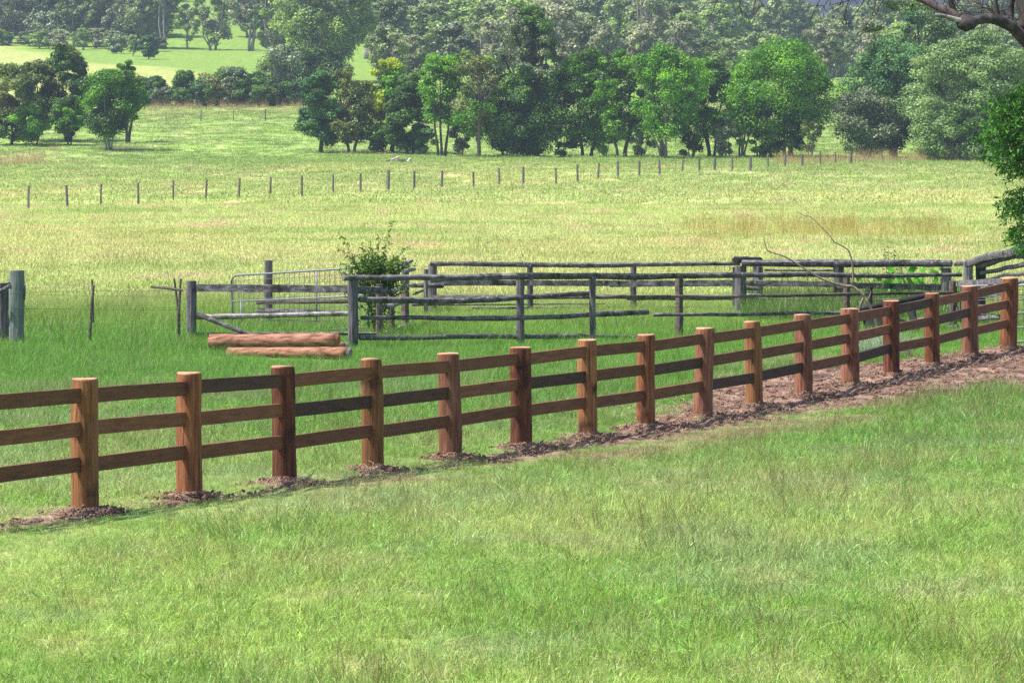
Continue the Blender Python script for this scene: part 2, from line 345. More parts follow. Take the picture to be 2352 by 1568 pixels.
def lerp(a, b, t): t = np.asarray(t)[..., None]; return a * (1 - t) + b * t
ZONES = [  # distance -> base colour given to the grass there, deepest green around the yards
    (25, (.275, .395, .095)), (34, (.285, .415, .09)), (40, (.33, .435, .12)), (46, (.31, .415, .12)), (52, (.24, .355, .09)), (58, (.18, .32, .068)),
    (66, (.14, .30, .05)), (74, (.125, .295, .038)), (88, (.135, .31, .036)), (98, (.21, .35, .055)), (112, (.38, .45, .14)), (150, (.46, .50, .20)), (230, (.44, .50, .18)),
    (300, (.36, .42, .145)), (400, (.27, .35, .10)), (470, (.21, .31, .075)), (560, (.215, .30, .075)), (640, (.27, .28, .10)), (760, (.27, .29, .085)),
    (900, (.25, .37, .035)), (1300, (.17, .25, .04)), (2600, (.12, .2, .05))]
def grass_col(X, Y):
    Yd = Y * (1 + (vnoise(X, Y, 6, 21, 3) - .5) * .16) + 0.0
    zs = [z[0] for z in ZONES]
    c = np.stack([np.interp(Yd, zs, [z[1][k] for z in ZONES]) for k in range(3)], -1)
    Yc = np.maximum(Y, 10.0)
    n1 = vnoise(X, Y / 2.0, .8, 31, 3); n2 = vnoise(X, Y / 1.8, 2.3, 32, 3); n3 = vnoise(X, Y, .25, 33, 2)
    straw = np.array((.50, .43, .24)); lush = np.array((.14, .33, .04)); blue = np.array((.27, .34, .19)); brown = np.array((.30, .22, .13))
    near = 1 - sstep(64, 80, Y)
    c = lerp(c, straw, .42 * sstep(.54, .74, n1 * .6 + n3 * .4) * (.35 + .65 * near))
    c = lerp(c, lush, .45 * sstep(.52, .68, n2) * near)
    c = lerp(c, lush, .45 * sstep(.56, .72, n1) * sstep(66, 76, Y) * (1 - sstep(98, 108, Y)))
    c = lerp(c, blue, .3 * sstep(.58, .72, vnoise(X, Y, 2.0, 35, 2)) * near)
    fld = sstep(105, 125, Y) * (1 - sstep(620, 700, Y))
    dry = np.array((.60, .43, .29)); gr = np.array((.24, .36, .07)); yl = np.array((.50, .47, .18))
    c = lerp(c, dry, .75 * fld * (1 - .7 * sstep(380, 460, Y)) * sstep(.61, .74, vnoise(X, Y / 1.5, 1.5, 41, 3)))
    c = lerp(c, gr, .6 * fld * sstep(.52, .72, vnoise(X, Y / 1.4, 4.5, 42, 4)))
    c = lerp(c, yl, .35 * fld * (1 - sstep(380, 460, Y)) * sstep(.55, .7, vnoise(X, Y / 3, 15, 43, 3)))
    # wear beside the fence
    n, d = fence_coords(X, Y)
    wear = np.exp(-((d - np.interp(n, WF[0], WF[1]) - .35) / np.interp(n, [0, 5, 16], [.3, .85, 1.0])) ** 2) * (n < 24) * sstep(1.5, 4.0, n) * (Y < 100)
    c = lerp(c, brown, .9 * wear * sstep(.30, .62, vnoise(X, Y, .9, 51, 3)))
    # dry seeding band in front of the yard on the left
    bx = np.exp(-((Y - 67.5) / 2.0) ** 2) * (1 - sstep(-5, -2.2, X))
    c = lerp(c, np.array((.30, .30, .17)), .7 * bx * sstep(.35, .6, vnoise(X, Y, 1.3, 52, 2)))
    # pale knoll and vivid green slope far left
    kn = (1 - sstep(-4, 4, X - (-49.8 - .2375 * (Y - 720) + (vnoise(X, Y, 20, 8) - .5) * 7)))
    far = sstep(610, 650, Y)
    c = lerp(c, np.array((.28, .31, .095)), far * kn * (1 - sstep(960, 985, Y)))
    c = lerp(c, np.array((.15, .235, .042)), far * (1 - kn))
    # golden clump line in the field
    gl = np.exp(-((Y - 182) / 7.0) ** 2) * sstep(6, 8.5, X) * (1 - sstep(16.5, 19, X))
    c = lerp(c, np.array((.48, .44, .14)), .3 * gl * sstep(.3, .6, vnoise(X, Y, 2, 53, 2)))
    # bare/dry earth by the mounds and along the wire fence
    md = np.exp(-((X + 47) / 7.0) ** 2 - ((Y - 432) / 14.0) ** 2)
    c = lerp(c, np.array((.42, .37, .18)), .5 * md)
    return c * (0.9 + .2 * rng.random(np.shape(Y)))[..., None]

def build_ground():
    u1 = np.linspace(-.17, .17, 560); uo = .17 + np.cumsum(np.geomspace(.002, .35, 34))
    U = np.concatenate([-uo[::-1], u1, uo])
    Yr = np.concatenate([np.linspace(-30, 22, 12), np.geomspace(24, 105, 620), np.geomspace(105.6, 2500, 420)])
    UU, YY = np.meshgrid(U, Yr)
    XX = UU * np.maximum(np.abs(YY), 24) * 1.0
    Z = terr(XX, YY)
    dm = dirt_mask(XX, YY)
    Z = Z + dm * ((vnoise(XX, YY, .30, 61, 3) - .5) * .065 + (vnoise(XX, YY, .07, 62, 2) - .5) * .04)
    Z = Z + (1 - dm) * (vnoise(XX, YY, .5, 63, 2) - .5) * .05 * (YY < 110)
    nr, nc = XX.shape
    v = np.stack([XX, YY, Z], -1).reshape(-1, 3)
    me = bpy.data.meshes.new("ground")
    me.vertices.add(len(v)); me.vertices.foreach_set("co", v.ravel())
    i = np.arange(nr - 1)[:, None] * nc + np.arange(nc - 1)[None, :]
    q = np.stack([i, i + 1, i + nc + 1, i + nc], -1).reshape(-1, 4)
    me.loops.add(q.size); me.loops.foreach_set("vertex_index", q.ravel())
    me.polygons.add(len(q)); me.polygons.foreach_set("loop_start", np.arange(0, q.size, 4)); me.polygons.foreach_set("use_smooth", np.ones(len(q), bool))
    me.update(calc_edges=True)
    g = grass_col(XX, YY)
    # soil seen between the blades close by; the turf itself far away
    soil = np.array((.15, .13, .07)); g = lerp(g, g * .55 + soil * .25, (1 - sstep(110, 240, YY)) * .8)
    brown = lerp(np.broadcast_to(np.array((.145, .088, .066)), g.shape), np.array((.235, .152, .115)), sstep(.42, .62, vnoise(XX, YY, .45, 71, 3)))
    brown = lerp(brown, np.array((.075, .047, .04)), sstep(.55, .68, vnoise(XX, YY, .3, 72, 3)))
    g = lerp(g, brown, dm)
    # darker brown ground under the copses
    for (cx, by, hw, hd) in ((270, 345, 75, 5), (860, 352, 130, 6), (1760, 362, 90, 4)):
        p = ground(cx, by, 140.0); rx = hw * p[1] / F
        copse_brown = np.exp(-(((XX - p[0]) / rx) ** 2 + ((YY - p[1] - 3) / hd) ** 2) ** 2)
        g = lerp(g, np.array((.085, .055, .04)), .85 * copse_brown * (YY > 200))
    a = me.color_attributes.new("tint", 'FLOAT_COLOR', 'POINT')
    a.data.foreach_set("color", np.concatenate([g, np.ones(g.shape[:2] + (1,))], -1).astype(np.float32).ravel())
    m, n, l, out = new_mat("turf_and_soil")
    at = n.new("ShaderNodeAttribute"); at.attribute_name = "tint"
    ge = n.new("ShaderNodeNewGeometry"); nn = n.new("ShaderNodeTexNoise"); nn.inputs["Scale"].default_value = 22; nn.inputs["Detail"].default_value = 5
    l.new(ge.outputs["Position"], nn.inputs[0])
    hs = n.new("ShaderNodeHueSaturation"); mr = n.new("ShaderNodeMapRange"); mr.inputs[1].default_value = .3; mr.inputs[2].default_value = .7; mr.inputs[3].default_value = .6; mr.inputs[4].default_value = 1.35
    l.new(nn.outputs[0], mr.inputs[0]); l.new(mr.outputs[0], hs.inputs["Value"]); l.new(at.outputs["Color"], hs.inputs["Color"])
    n2 = n.new("ShaderNodeTexNoise"); n2.inputs["Scale"].default_value = .9; n2.inputs["Detail"].default_value = 7; n2.inputs["Roughness"].default_value = .75; l.new(ge.outputs["Position"], n2.inputs[0])
    h2 = n.new("ShaderNodeHueSaturation"); m2 = n.new("ShaderNodeMapRange"); m2.inputs[1].default_value = .35; m2.inputs[2].default_value = .65; m2.inputs[3].default_value = .8; m2.inputs[4].default_value = 1.2
    l.new(n2.outputs[0], m2.inputs[0]); l.new(m2.outputs[0], h2.inputs["Value"]); l.new(hs.outputs[0], h2.inputs["Color"])
    b = n.new("ShaderNodeBsdfPrincipled"); b.inputs["Roughness"].default_value = 1; b.inputs["Specular IOR Level"].default_value = .1
    l.new(h2.outputs[0], b.inputs["Base Color"])
    bp = n.new("ShaderNodeBump"); bp.inputs["Strength"].default_value = .8; bp.inputs["Distance"].default_value = .05; l.new(nn.outputs[0], bp.inputs["Height"]); l.new(bp.outputs[0], b.inputs["Normal"])
    l.new(b.outputs[0], out.inputs[0]); me.materials.append(m)
    o = bpy.data.objects.new("ground", me); C.objects.link(o)
    tag(o, "rolling grass paddock with bare earth along the new fence", None, None, "structure")
build_ground()

# mountain far behind on the right
def build_mountain():
    xs = np.linspace(-900, 1500, 120); ys = np.linspace(3000, 4600, 60); XX, YY = np.meshgrid(xs, ys)
    Z = 20 + 620 * sstep(2950, 4300, YY) * (.8 + .4 * vnoise(XX, YY, 500, 81, 3)) + (vnoise(XX, YY, 30, 82, 3) - .5) * 22
    v = np.stack([XX, YY, Z], -1).reshape(-1, 3); nr, nc = XX.shape
    f = [(i * nc + j, i * nc + j + 1, (i + 1) * nc + j + 1, (i + 1) * nc + j) for i in range(nr - 1) for j in range(nc - 1)]
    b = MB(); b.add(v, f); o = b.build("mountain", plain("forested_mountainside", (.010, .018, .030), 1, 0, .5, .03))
    tag(o, "dark blue forested mountain beyond the valley", None, None, "structure")
build_mountain()

# ------------------------------------------------------------------ grass (instanced tufts, stuff)
def blade_mesh(name, nb, rad, hmin, hmax, wid, lean, mat, seed, seg=3, heads=0.0, flat=0.0):
    rg = np.random.default_rng(seed); V = []; Fc = []; MI = []
    for k in range(nb):
        r = rad * math.sqrt(rg.random()); th = rg.uniform(0, 6.283); base = np.array((r * math.cos(th), r * math.sin(th), -.01))
        h = rg.uniform(hmin, hmax); az = rg.uniform(0, 6.283); ln = rg.uniform(.15, 1.0) * lean; dr = np.array((math.cos(az), math.sin(az), 0))
        fa = rg.uniform(0, 3.1416); sd_ = np.array((math.cos(fa), math.sin(fa), 0)); w_ = wid * rg.uniform(.6, 1.2)
        b0 = len(V); hd = rg.random() < heads
        if hd: h *= 1.5; ln *= .5
        for i in range(seg + 1):
            t = i / seg
            c = base + np.array((0, 0, 1)) * h * (t - .28 * ln * t * t) + dr * h * ln * t * t * .9
            ww = w_ * (1 - t) ** .6 if not hd else w_ * (.35 if t < .75 else .9) * (1 - .3 * t)
            if i == seg and not hd: V.append(c)
            else: V.append(c - sd_ * ww / 2); V.append(c + sd_ * ww / 2)
        for i in range(seg):
            a = b0 + 2 * i
            if i == seg - 1 and not hd: Fc.append((a, a + 1, a + 2))
            else: Fc.append((a, a + 1, a + 3, a + 2))
            MI.append(1 if hd else 0)
    me = bpy.data.meshes.new(name); me.from_pydata([tuple(v) for v in V], [], Fc); me.materials.append(mat[0]); me.materials.append(mat[1])
    me.polygons.foreach_set("material_index", MI); me.update()
    return bpy.data.objects.new(name, me)

def grass_mat(name, mult=(1, 1, 1), trans=.34, gl=.012):
    m, n, l, out = new_mat(name)
    at = n.new("ShaderNodeAttribute"); at.attribute_type = 'INSTANCER'; at.attribute_name = "tint"
    ge = n.new("ShaderNodeNewGeometry"); hs = n.new("ShaderNodeHueSaturation")
    mr = n.new("ShaderNodeMapRange"); mr.inputs[3].default_value = .45; mr.inputs[4].default_value = 1.60; l.new(ge.outputs["Random Per Island"], mr.inputs[0])
    l.new(mr.outputs[0], hs.inputs["Value"]); l.new(at.outputs["Color"], hs.inputs["Color"])
    # a share of the blades is dry straw
    wn = n.new("ShaderNodeMath"); wn.operation = 'MULTIPLY'; wn.inputs[1].default_value = 37.7; l.new(ge.outputs["Random Per Island"], wn.inputs[0])
    frn = n.new("ShaderNodeMath"); frn.operation = 'FRACT'; l.new(wn.outputs[0], frn.inputs[0])
    gt = n.new("ShaderNodeMath"); gt.operation = 'GREATER_THAN'; gt.inputs[1].default_value = .86; l.new(frn.outputs[0], gt.inputs[0])
    ml = n.new("ShaderNodeMath"); ml.operation = 'MULTIPLY'; ml.inputs[1].default_value = .65; l.new(gt.outputs[0], ml.inputs[0])
    mx = n.new("ShaderNodeMix"); mx.data_type = 'RGBA'; l.new(ml.outputs[0], mx.inputs[0]); l.new(hs.outputs[0], mx.inputs[6]); mx.inputs[7].default_value = (.46, .41, .23, 1)
    mm = n.new("ShaderNodeMix"); mm.data_type = 'RGBA'; mm.blend_type = 'MULTIPLY'; mm.inputs[0].default_value = 1; l.new(mx.outputs[2], mm.inputs[6]); mm.inputs[7].default_value = (*mult, 1)
    d = n.new("ShaderNodeBsdfDiffuse"); t = n.new("ShaderNodeBsdfTranslucent"); g = n.new("ShaderNodeBsdfGlossy"); g.inputs["Roughness"].default_value = .35
    g.inputs[0].default_value = (.9, .97, 1, 1)
    l.new(mm.outputs[2], d.inputs[0]); l.new(mm.outputs[2], t.inputs[0])
    a = n.new("ShaderNodeMixShader"); a.inputs[0].default_value = trans; l.new(d.outputs[0], a.inputs[1]); l.new(t.outputs[0], a.inputs[2])
    e = n.new("ShaderNodeMixShader"); e.inputs[0].default_value = gl; l.new(a.outputs[0], e.inputs[1]); l.new(g.outputs[0], e.inputs[2])
    l.new(e.outputs[0], out.inputs[0]); return m
GM = [grass_mat("grass_blade"), grass_mat("grass_seed_stem", (.62, .45, .42), .2)]

def scatter(name, label, protos, X, Y, Z, scl, idx, tint, kind="stuff", tilt=.0):
    col = bpy.data.collections.new(name + "_source")
    for o in protos: col.objects.link(o)
    me = bpy.data.meshes.new(name); n = len(X)
    me.vertices.add(n); me.vertices.foreach_set("co", np.stack([X, Y, Z], -1).astype(np.float32).ravel())
    a = me.attributes.new("scl", 'FLOAT', 'POINT'); a.data.foreach_set("value", np.asarray(scl, np.float32))
    a = me.attributes.new("idx", 'INT', 'POINT'); a.data.foreach_set("value", np.asarray(idx, np.int32))
    rot = np.stack([rng.normal(0, tilt, n), rng.normal(0, tilt, n), rng.uniform(0, 6.283, n)], -1)
    a = me.attributes.new("rot", 'FLOAT_VECTOR', 'POINT'); a.data.foreach_set("vector", rot.astype(np.float32).ravel())
    a = me.attributes.new("tint", 'FLOAT_COLOR', 'POINT'); a.data.foreach_set("color", np.concatenate([tint, np.ones((n, 1))], -1).astype(np.float32).ravel())
    me.update()
    o = bpy.data.objects.new(name, me); C.objects.link(o); tag(o, label, None, None, kind)
    ng = bpy.data.node_groups.new(name, 'GeometryNodeTree')
    ng.interface.new_socket("Geometry", in_out='INPUT', socket_type='NodeSocketGeometry'); ng.interface.new_socket("Geometry", in_out='OUTPUT', socket_type='NodeSocketGeometry')
    N = ng.nodes; L = ng.links
    gi = N.new('NodeGroupInput'); go = N.new('NodeGroupOutput'); ip = N.new('GeometryNodeInstanceOnPoints'); ci = N.new('GeometryNodeCollectionInfo')
    ci.inputs['Collection'].default_value = col; ci.inputs['Separate Children'].default_value = True; ci.inputs['Reset Children'].default_value = True
    def na(nm, tp):
        q = N.new('GeometryNodeInputNamedAttribute'); q.data_type = tp; q.inputs['Name'].default_value = nm
        return [s_ for s_ in q.outputs if s_.enabled and s_.name == 'Attribute'][0]
    L.new(gi.outputs[0], ip.inputs['Points']); L.new(ci.outputs[0], ip.inputs['Instance']); ip.inputs['Pick Instance'].default_value = True
    L.new(na("idx", 'INT'), ip.inputs['Instance Index']); L.new(na("rot", 'FLOAT_VECTOR'), ip.inputs['Rotation']); L.new(na("scl", 'FLOAT'), ip.inputs['Scale'])
    L.new(ip.outputs[0], go.inputs[0])
    md = o.modifiers.new("scatter", 'NODES'); md.node_group = ng
    return o

def sample(y0, y1, dens, ulim=.15, power=None):
    """uniform points in the fan between two distances"""
    area = ulim * (y1 * y1 - y0 * y0); n = int(area * dens)
    Y = np.sqrt(rng.uniform(y0 * y0, y1 * y1, n)); X = rng.uniform(-ulim, ulim, n) * Y
    return X, Y

pn = [blade_mesh("t%d" % k, 56, .15, *hh, wd, ln, GM, 100 + k, 3, hd) for k, (hh, wd, ln, hd) in enumerate([
    ((.04, .10), .0050, 1.5, 0), ((.05, .12), .0050, 1.6, .0), ((.05, .13), .0054, 1.8, .01), ((.04, .09), .0056, 1.9, 0), ((.08, .19), .0060, 1.4, .03), ((.12, .28), .0042, .6, .30)])]
X, Y = sample(27, 67, 85, .205)
dm = dirt_mask(X, Y); n_, d_ = fence_coords(X, Y); worn = np.exp(-((d_ - np.interp(n_, WF[0], WF[1]) - .3) / .8) ** 2) * sstep(1.5, 4, n_)
keep = (rng.random(len(X)) > dm * 1.0) & (rng.random(len(X)) > worn * .62 * sstep(.3, .6, vnoise(X, Y, .7, 96, 2))) | ((rng.random(len(X)) < .05) & (vnoise(X, Y, .8, 97, 2) > .6))
X, Y = X[keep], Y[keep]
tall = vnoise(X, Y, 1.6, 91, 3)
idx = np.where(rng.random(len(X)) < .05 + .18 * sstep(.5, .7, tall), 4, rng.integers(0, 4, len(X)))
idx = np.where(rng.random(len(X)) < .030 * sstep(.4, .7, tall) + .012, 5, idx)
n_, d_ = fence_coords(X, Y)
short = np.exp(-((d_ - .6) / 1.2) ** 2)
scl = rng.uniform(.7, 1.25, len(X)) * (.75 + .5 * tall) * (1 - .42 * short)
idx = np.where((short > .45) & (idx > 3), 0, idx)
tj = grass_col(X, Y) * (1 + .16 * rng.normal(size=(len(X), 1))).clip(.6, 1.5) * (1 + .07 * rng.normal(size=(len(X), 3)))
scatter("grass", "short mixed green grass of the near paddock on both sides of the new fence", pn, X, Y, terr(X, Y), scl, idx, tj, tilt=.28)

# lush growth round the old yards
pl = [blade_mesh("u%d" % k, 80, .30, *hh, wd, ln, GM, 200 + k, 3, hd) for k, (hh, wd, ln, hd) in enumerate([
    ((.10, .24), .007, .9, 0), ((.14, .32), .007, .8, 0), ((.10, .2), .007, 1.1, 0), ((.22, .5), .007, .6, .10)])]
X, Y = sample(66, 112, 34, .18)
keep = rng.random(len(X)) > dirt_mask(X, Y) * 1.1
X, Y = X[keep], Y[keep]
tall = vnoise(X, Y, 2.2, 92, 2)
idx = np.where(rng.random(len(X)) < .04 + .25 * sstep(.55, .7, tall), 3, rng.integers(0, 3, len(X)))
lu = .8 * np.exp(-((Y - 88) / 12) ** 2) * (.55 + .45 * (1 - sstep(-7, -4, X))) + .25
mow = 1 - .45 * np.exp(-((Y - 78.5) / 2.2) ** 2) * sstep(-4.5, -2.5, X)
scatter("long_grass", "long lush green grass around the old timber yards", pl, X, Y, terr(X, Y), rng.uniform(.6, 1.1, len(X)) * (.50 + .52 * lu) * mow * (1 - .62 * np.exp(-((X + 4.15) / 1.5) ** 4 - ((Y - 78.6) / 2.2) ** 4)) * (.8 + .4 * tall), idx, grass_col(X, Y), tilt=.12)

# dry paddock
pf = [blade_mesh("w%d" % k, 70, .55, *hh, wd, ln, GM, 300 + k, 2, hd) for k, (hh, wd, ln, hd) in enumerate([
    ((.05, .13), .020, 1.0, 0), ((.06, .16), .020, .9, 0), ((.05, .11), .022, 1.2, 0), ((.12, .30), .018, .6, .15)])]
X, Y = sample(108, 250, 5.5, .16)
tall = vnoise(X, Y, 3, 93, 3)
idx = np.where(rng.random(len(X)) < .02 + .10 * sstep(.6, .75, tall), 3, rng.integers(0, 3, len(X)))
scatter("paddock_grass", "sunlit pale dry grass of the middle paddock", pf, X, Y, terr(X, Y), rng.uniform(.6, 1.2, len(X)), idx, grass_col(X, Y), tilt=.1)
pg = [blade_mesh("x%d" % k, 80, 1.3, *hh, wd, ln, GM, 400 + k, 2, 0) for k, (hh, wd, ln) in enumerate([((.08, .2), .05, 1.0), ((.1, .28), .05, .8), ((.06, .16), .055, 1.2)])]
X, Y = sample(250, 640, .62, .14)
scatter("far_paddock_grass", "grass of the far paddock beyond the wire fence", pg, X, Y, terr(X, Y), rng.uniform(.5, 1.1, len(X)), rng.integers(0, 3, len(X)), grass_col(X, Y), tilt=.1)
# golden seeding stalks in the paddock, brown band under the hedge and along the wire fence
pgd = [blade_mesh("y%d" % k, 40, .35, .35, .75, .012, .35, GM, 500 + k, 3, .5) for k in range(3)]
gx = rng.uniform(7, 18, 900); gy = rng.normal(182, 5.5, 900)
kp = (vnoise(gx, gy, 1.8, 94, 2) > .50) & (rng.random(900) < .7); gx, gy = gx[kp], gy[kp]
hx, hy = [], []
for (a_, b_, n_h, spread) in (((340, 249), (690, 246), 150, 2.0), ((1780, 377), (2260, 366), 330, 3.0), ((0, 378), (110, 372), 90, 8.0)):
    p0 = ground(*a_, 140.0); p1 = ground(*b_, 140.0); t = rng.random(n_h)
    hx.append(p0[0] + (p1[0] - p0[0]) * t); hy.append(p0[1] + (p1[1] - p0[1]) * t + rng.normal(0, spread, n_h))
hx = np.concatenate(hx); hy = np.concatenate(hy)
X = np.concatenate([gx, hx]); Y = np.concatenate([gy, hy])
tn = np.concatenate([lerp(np.tile((.58, .53, .18), (len(gx), 1)), np.array((.30, .42, .06)), rng.random(len(gx)) * sstep(-4, 6, 182 - gy)), np.tile((.46, .38, .19), (len(hx), 1))])
scatter("seeding_grass", "golden and brown seeding grass stalks in the paddock", pgd, X, Y, terr(X, Y), np.concatenate([rng.uniform(.45, .95, len(gx)), rng.uniform(.7, 1.5, len(hx))]), rng.integers(0, 3, len(X)), tn, tilt=.08)
wk = [blade_mesh("s%d" % k, 60, .35, .3, .75, .012, .8, GM, 700 + k, 3, .12) for k in range(3)]
wy = rng.uniform(93.5, 104, 2200); wu = rng.uniform((1715 - CX) / F, (2185 - CX) / F, 2200); kk = rng.random(2200) < .12 + .5 * sstep(.45, .65, vnoise(wu * wy, wy, 1.2, 95, 2)); wx = (wu * wy)[kk]; wy = wy[kk]
scatter("yard_weeds", "rank green weeds and grass grown up inside the heavy yard", wk, wx, wy, terr(wx, wy), rng.uniform(.4, 1.0, len(wx)), rng.integers(0, 3, len(wx)), np.array([(.095, .21, .038)]) * rng.uniform(.7, 1.4, (len(wx), 1)), tilt=.1)
# silvery tussocks behind the new fence on the right
ps = [blade_mesh("z%d" % k, 90, .16, .25, .5, .010, 1.3, GM, 600 + k, 4, 0) for k in range(3)]
tp = [ground(x, y) for x, y in ((1985, 818), (2008, 808), (2030, 812), (2052, 805), (1975, 800), (2020, 800), (1880, 838), (1905, 846), (1850, 842), (1700, 855), (1730, 850), (1760, 848), (1800, 838), (1640, 880))]
tp = np.array([p + np.array((dx, dy, 0)) for p in tp for dx, dy in rng.uniform(-.3, .3, (4, 2))])
dim = np.array([1.0] * 24 + [.55] * (len(tp) - 24))
scatter("tussock_grass", "silvery arching tussock grass behind the new fence", ps, tp[:, 0], tp[:, 1], terr(tp[:, 0], tp[:, 1]), rng.uniform(.7, 1.1, len(tp)) * dim, rng.integers(0, 3, len(tp)), np.where(dim[:, None] > .9, np.array([(.25, .34, .20)]), np.array([(.34, .34, .17)])) + np.zeros((len(tp), 3)), tilt=.1)

# litter on the bare earth: clods, twigs, dry straw
LM = []
for nm, c in (("clod", (.16, .09, .065)), ("straw_bit", (.42, .31, .21)), ("bark_chip", (.24, .13, .085))): LM.append(plain(nm, c, .95, 0, .35, 40))
def litter_protos():
    out = []
    for k in range(6):
        b = MB(); rg = np.random.default_rng(900 + k)
        for j in range(16):
            c = rg.uniform(-.14, .14, 3); c[2] = abs(c[2]) * .12
            if k < 2:
                s_ = rg.uniform(.012, .035); b.tube([c + (0, 0, -s_), c, c + (0, 0, s_ * .8)], [s_ * .7, s_, s_ * .4], 5, .4)
            else:
                an = rg.uniform(0, 6.28); L_ = rg.uniform(.05, .16); e = c + np.array((math.cos(an) * L_, math.sin(an) * L_, rg.uniform(-.01, .05)))
                b.tube([c, (c + e) / 2 + (0, 0, rg.uniform(0, .02)), e], [.0035, .004, .002] if k < 4 else [.006, .009, .005], 3, .3)
        me = bpy.data.meshes.new("v%d" % k); me.from_pydata(np.concatenate(b.v).tolist(), [], b.f)
        me.materials.append(LM[0] if k < 2 else LM[1] if k < 4 else LM[2]); me.update(); out.append(bpy.data.objects.new("v%d" % k, me))
    return out
X, Y = sample(38, 92, 70, .18); dm = dirt_mask(X, Y); keep = rng.random(len(X)) < dm ** 1.5 * .34
X, Y = X[keep], Y[keep]
px_, py_ = [], []
for p in PB:
    px_.append(p[0] + rng.normal(.03, .19, 90)); py_.append(p[1] + rng.normal(-.05, .24, 90))
X = np.concatenate([X] + px_); Y = np.concatenate([Y] + py_)
scatter("soil_litter", "brown clods, straw and bark litter on the bare earth under the new fence", litter_protos(), X, Y, terr(X, Y) + .015, rng.uniform(.2, .6, len(X)), rng.choice(6, len(X), p=[.25, .25, .2, .2, .05, .05]), np.ones((len(X), 3)) * .5, tilt=.25)

# ------------------------------------------------------------------ new timber fence
fence = thing("timber_fence", PB[1], "new post and rail fence of red-brown round logs and sawn boards crossing the grass", "fence")
tops = []
for i, (px, ty, by) in enumerate(POSTS):
    Yp = post_Y(i); base = PB[i]; top = P(px, ty + 3, Yp); hgt = top[2] - base[2]; rad = .131 * rng.uniform(.93, 1.07)
    if i == 16: rad *= 1.05
    b = MB(); rg = np.random.default_rng(40 + i); sides = 22; rings = 26
    flats = 1 + .045 * np.cos(np.arange(sides) * 2 * math.pi / sides * rg.integers(2, 4) + rg.uniform(0, 6)) + rg.uniform(-.022, .022, sides)
    lean = rg.normal(0, .016, 2); vv = []
    for r_ in range(rings + 1):
        t = r_ / rings; z = -.35 + (hgt + .35) * t; fl = rad * (1.03 - .05 * t)
        if r_ == rings: fl *= .96
        cxy = base[:2] + lean * z / max(hgt, .1) + .006 * np.array((math.sin(t * 5 + i), math.cos(t * 4 + i)))
        pr = flats * (1 + rg.uniform(-.012, .012, sides)) + .02 * math.sin(t * 9 + i * 2)
        for k in range(sides):
            th = 2 * math.pi * k / sides
            vv.append((cxy[0] + fl * pr[k] * math.cos(th), cxy[1] + fl * pr[k] * math.sin(th), base[2] + z + (rg.uniform(-.002, .002) if r_ < rings else .004 * math.sin(th * 2 + i))))
    ff = [(q * sides + k, q * sides + (k + 1) % sides, (q + 1) * sides + (k + 1) % sides, (q + 1) * sides + k) for q in range(rings) for k in range(sides)]
    b.add(vv, ff); b.f.append(tuple(range(sides))[::-1]); b.m.append(0)
    po = b.build("post", M[('post', 'postb', 'post', 'postd', 'postb', 'postp', 'postd', 'postb', 'post', 'postp', 'postb', 'postp', 'postp', 'postd', 'post', 'postp', 'post')[i]], fence, smooth=True)
    ringv = np.array(vv[-sides:]); cen = ringv.mean(0)
    c2 = MB(); up = np.array((0, 0, 1.0))
    lay = [ringv, cen + (ringv - cen) * .985 + up * .012, cen + (ringv - cen) * .55 + up * .016]
    c2.add(np.concatenate(lay + [[cen + up * .017]]), [(q * sides + k, q * sides + (k + 1) % sides, (q + 1) * sides + (k + 1) % sides, (q + 1) * sides + k) for q in range(2) for k in range(sides)] + [(2 * sides + k, 2 * sides + (k + 1) % sides, 3 * sides) for k in range(sides)])
    c2.build("sawn_top", M['cut'], po)
    tops.append((base, hgt))
DARK = {(2, 0), (3, 1), (4, 1), (8, 1), (10, 2), (13, 0), (14, 1), (12, 2), (6, 1), (9, 2)}
for i in range(16):
    (b0, h0), (b1, h1) = tops[i], tops[i + 1]
    for j, (fa, fb) in enumerate(((.115, .112), (.365, .36), (.63, .625))):
        z0 = b0[2] + h0 * (1 - fa); z1 = b1[2] + h1 * (1 - fb)
        jt = rng.normal(0, .006, 2)
        p0 = np.array((b0[0], b0[1], z0 + jt[0])); p1 = np.array((b1[0], b1[1], z1 + jt[1]))
        d = (p1 - p0) / np.linalg.norm(p1 - p0)
        b = MB(); b.board(p0 + d * .06, p1 - d * .06, .142, .046, rough=.0012, bow=rng.normal(0, .0025), seg=10)
        o = b.build("rail", M['raild'] if (i, j) in DARK else M['rail'], fence)
        if (i, j) in DARK: o["label"] = "nearly black brown rail"

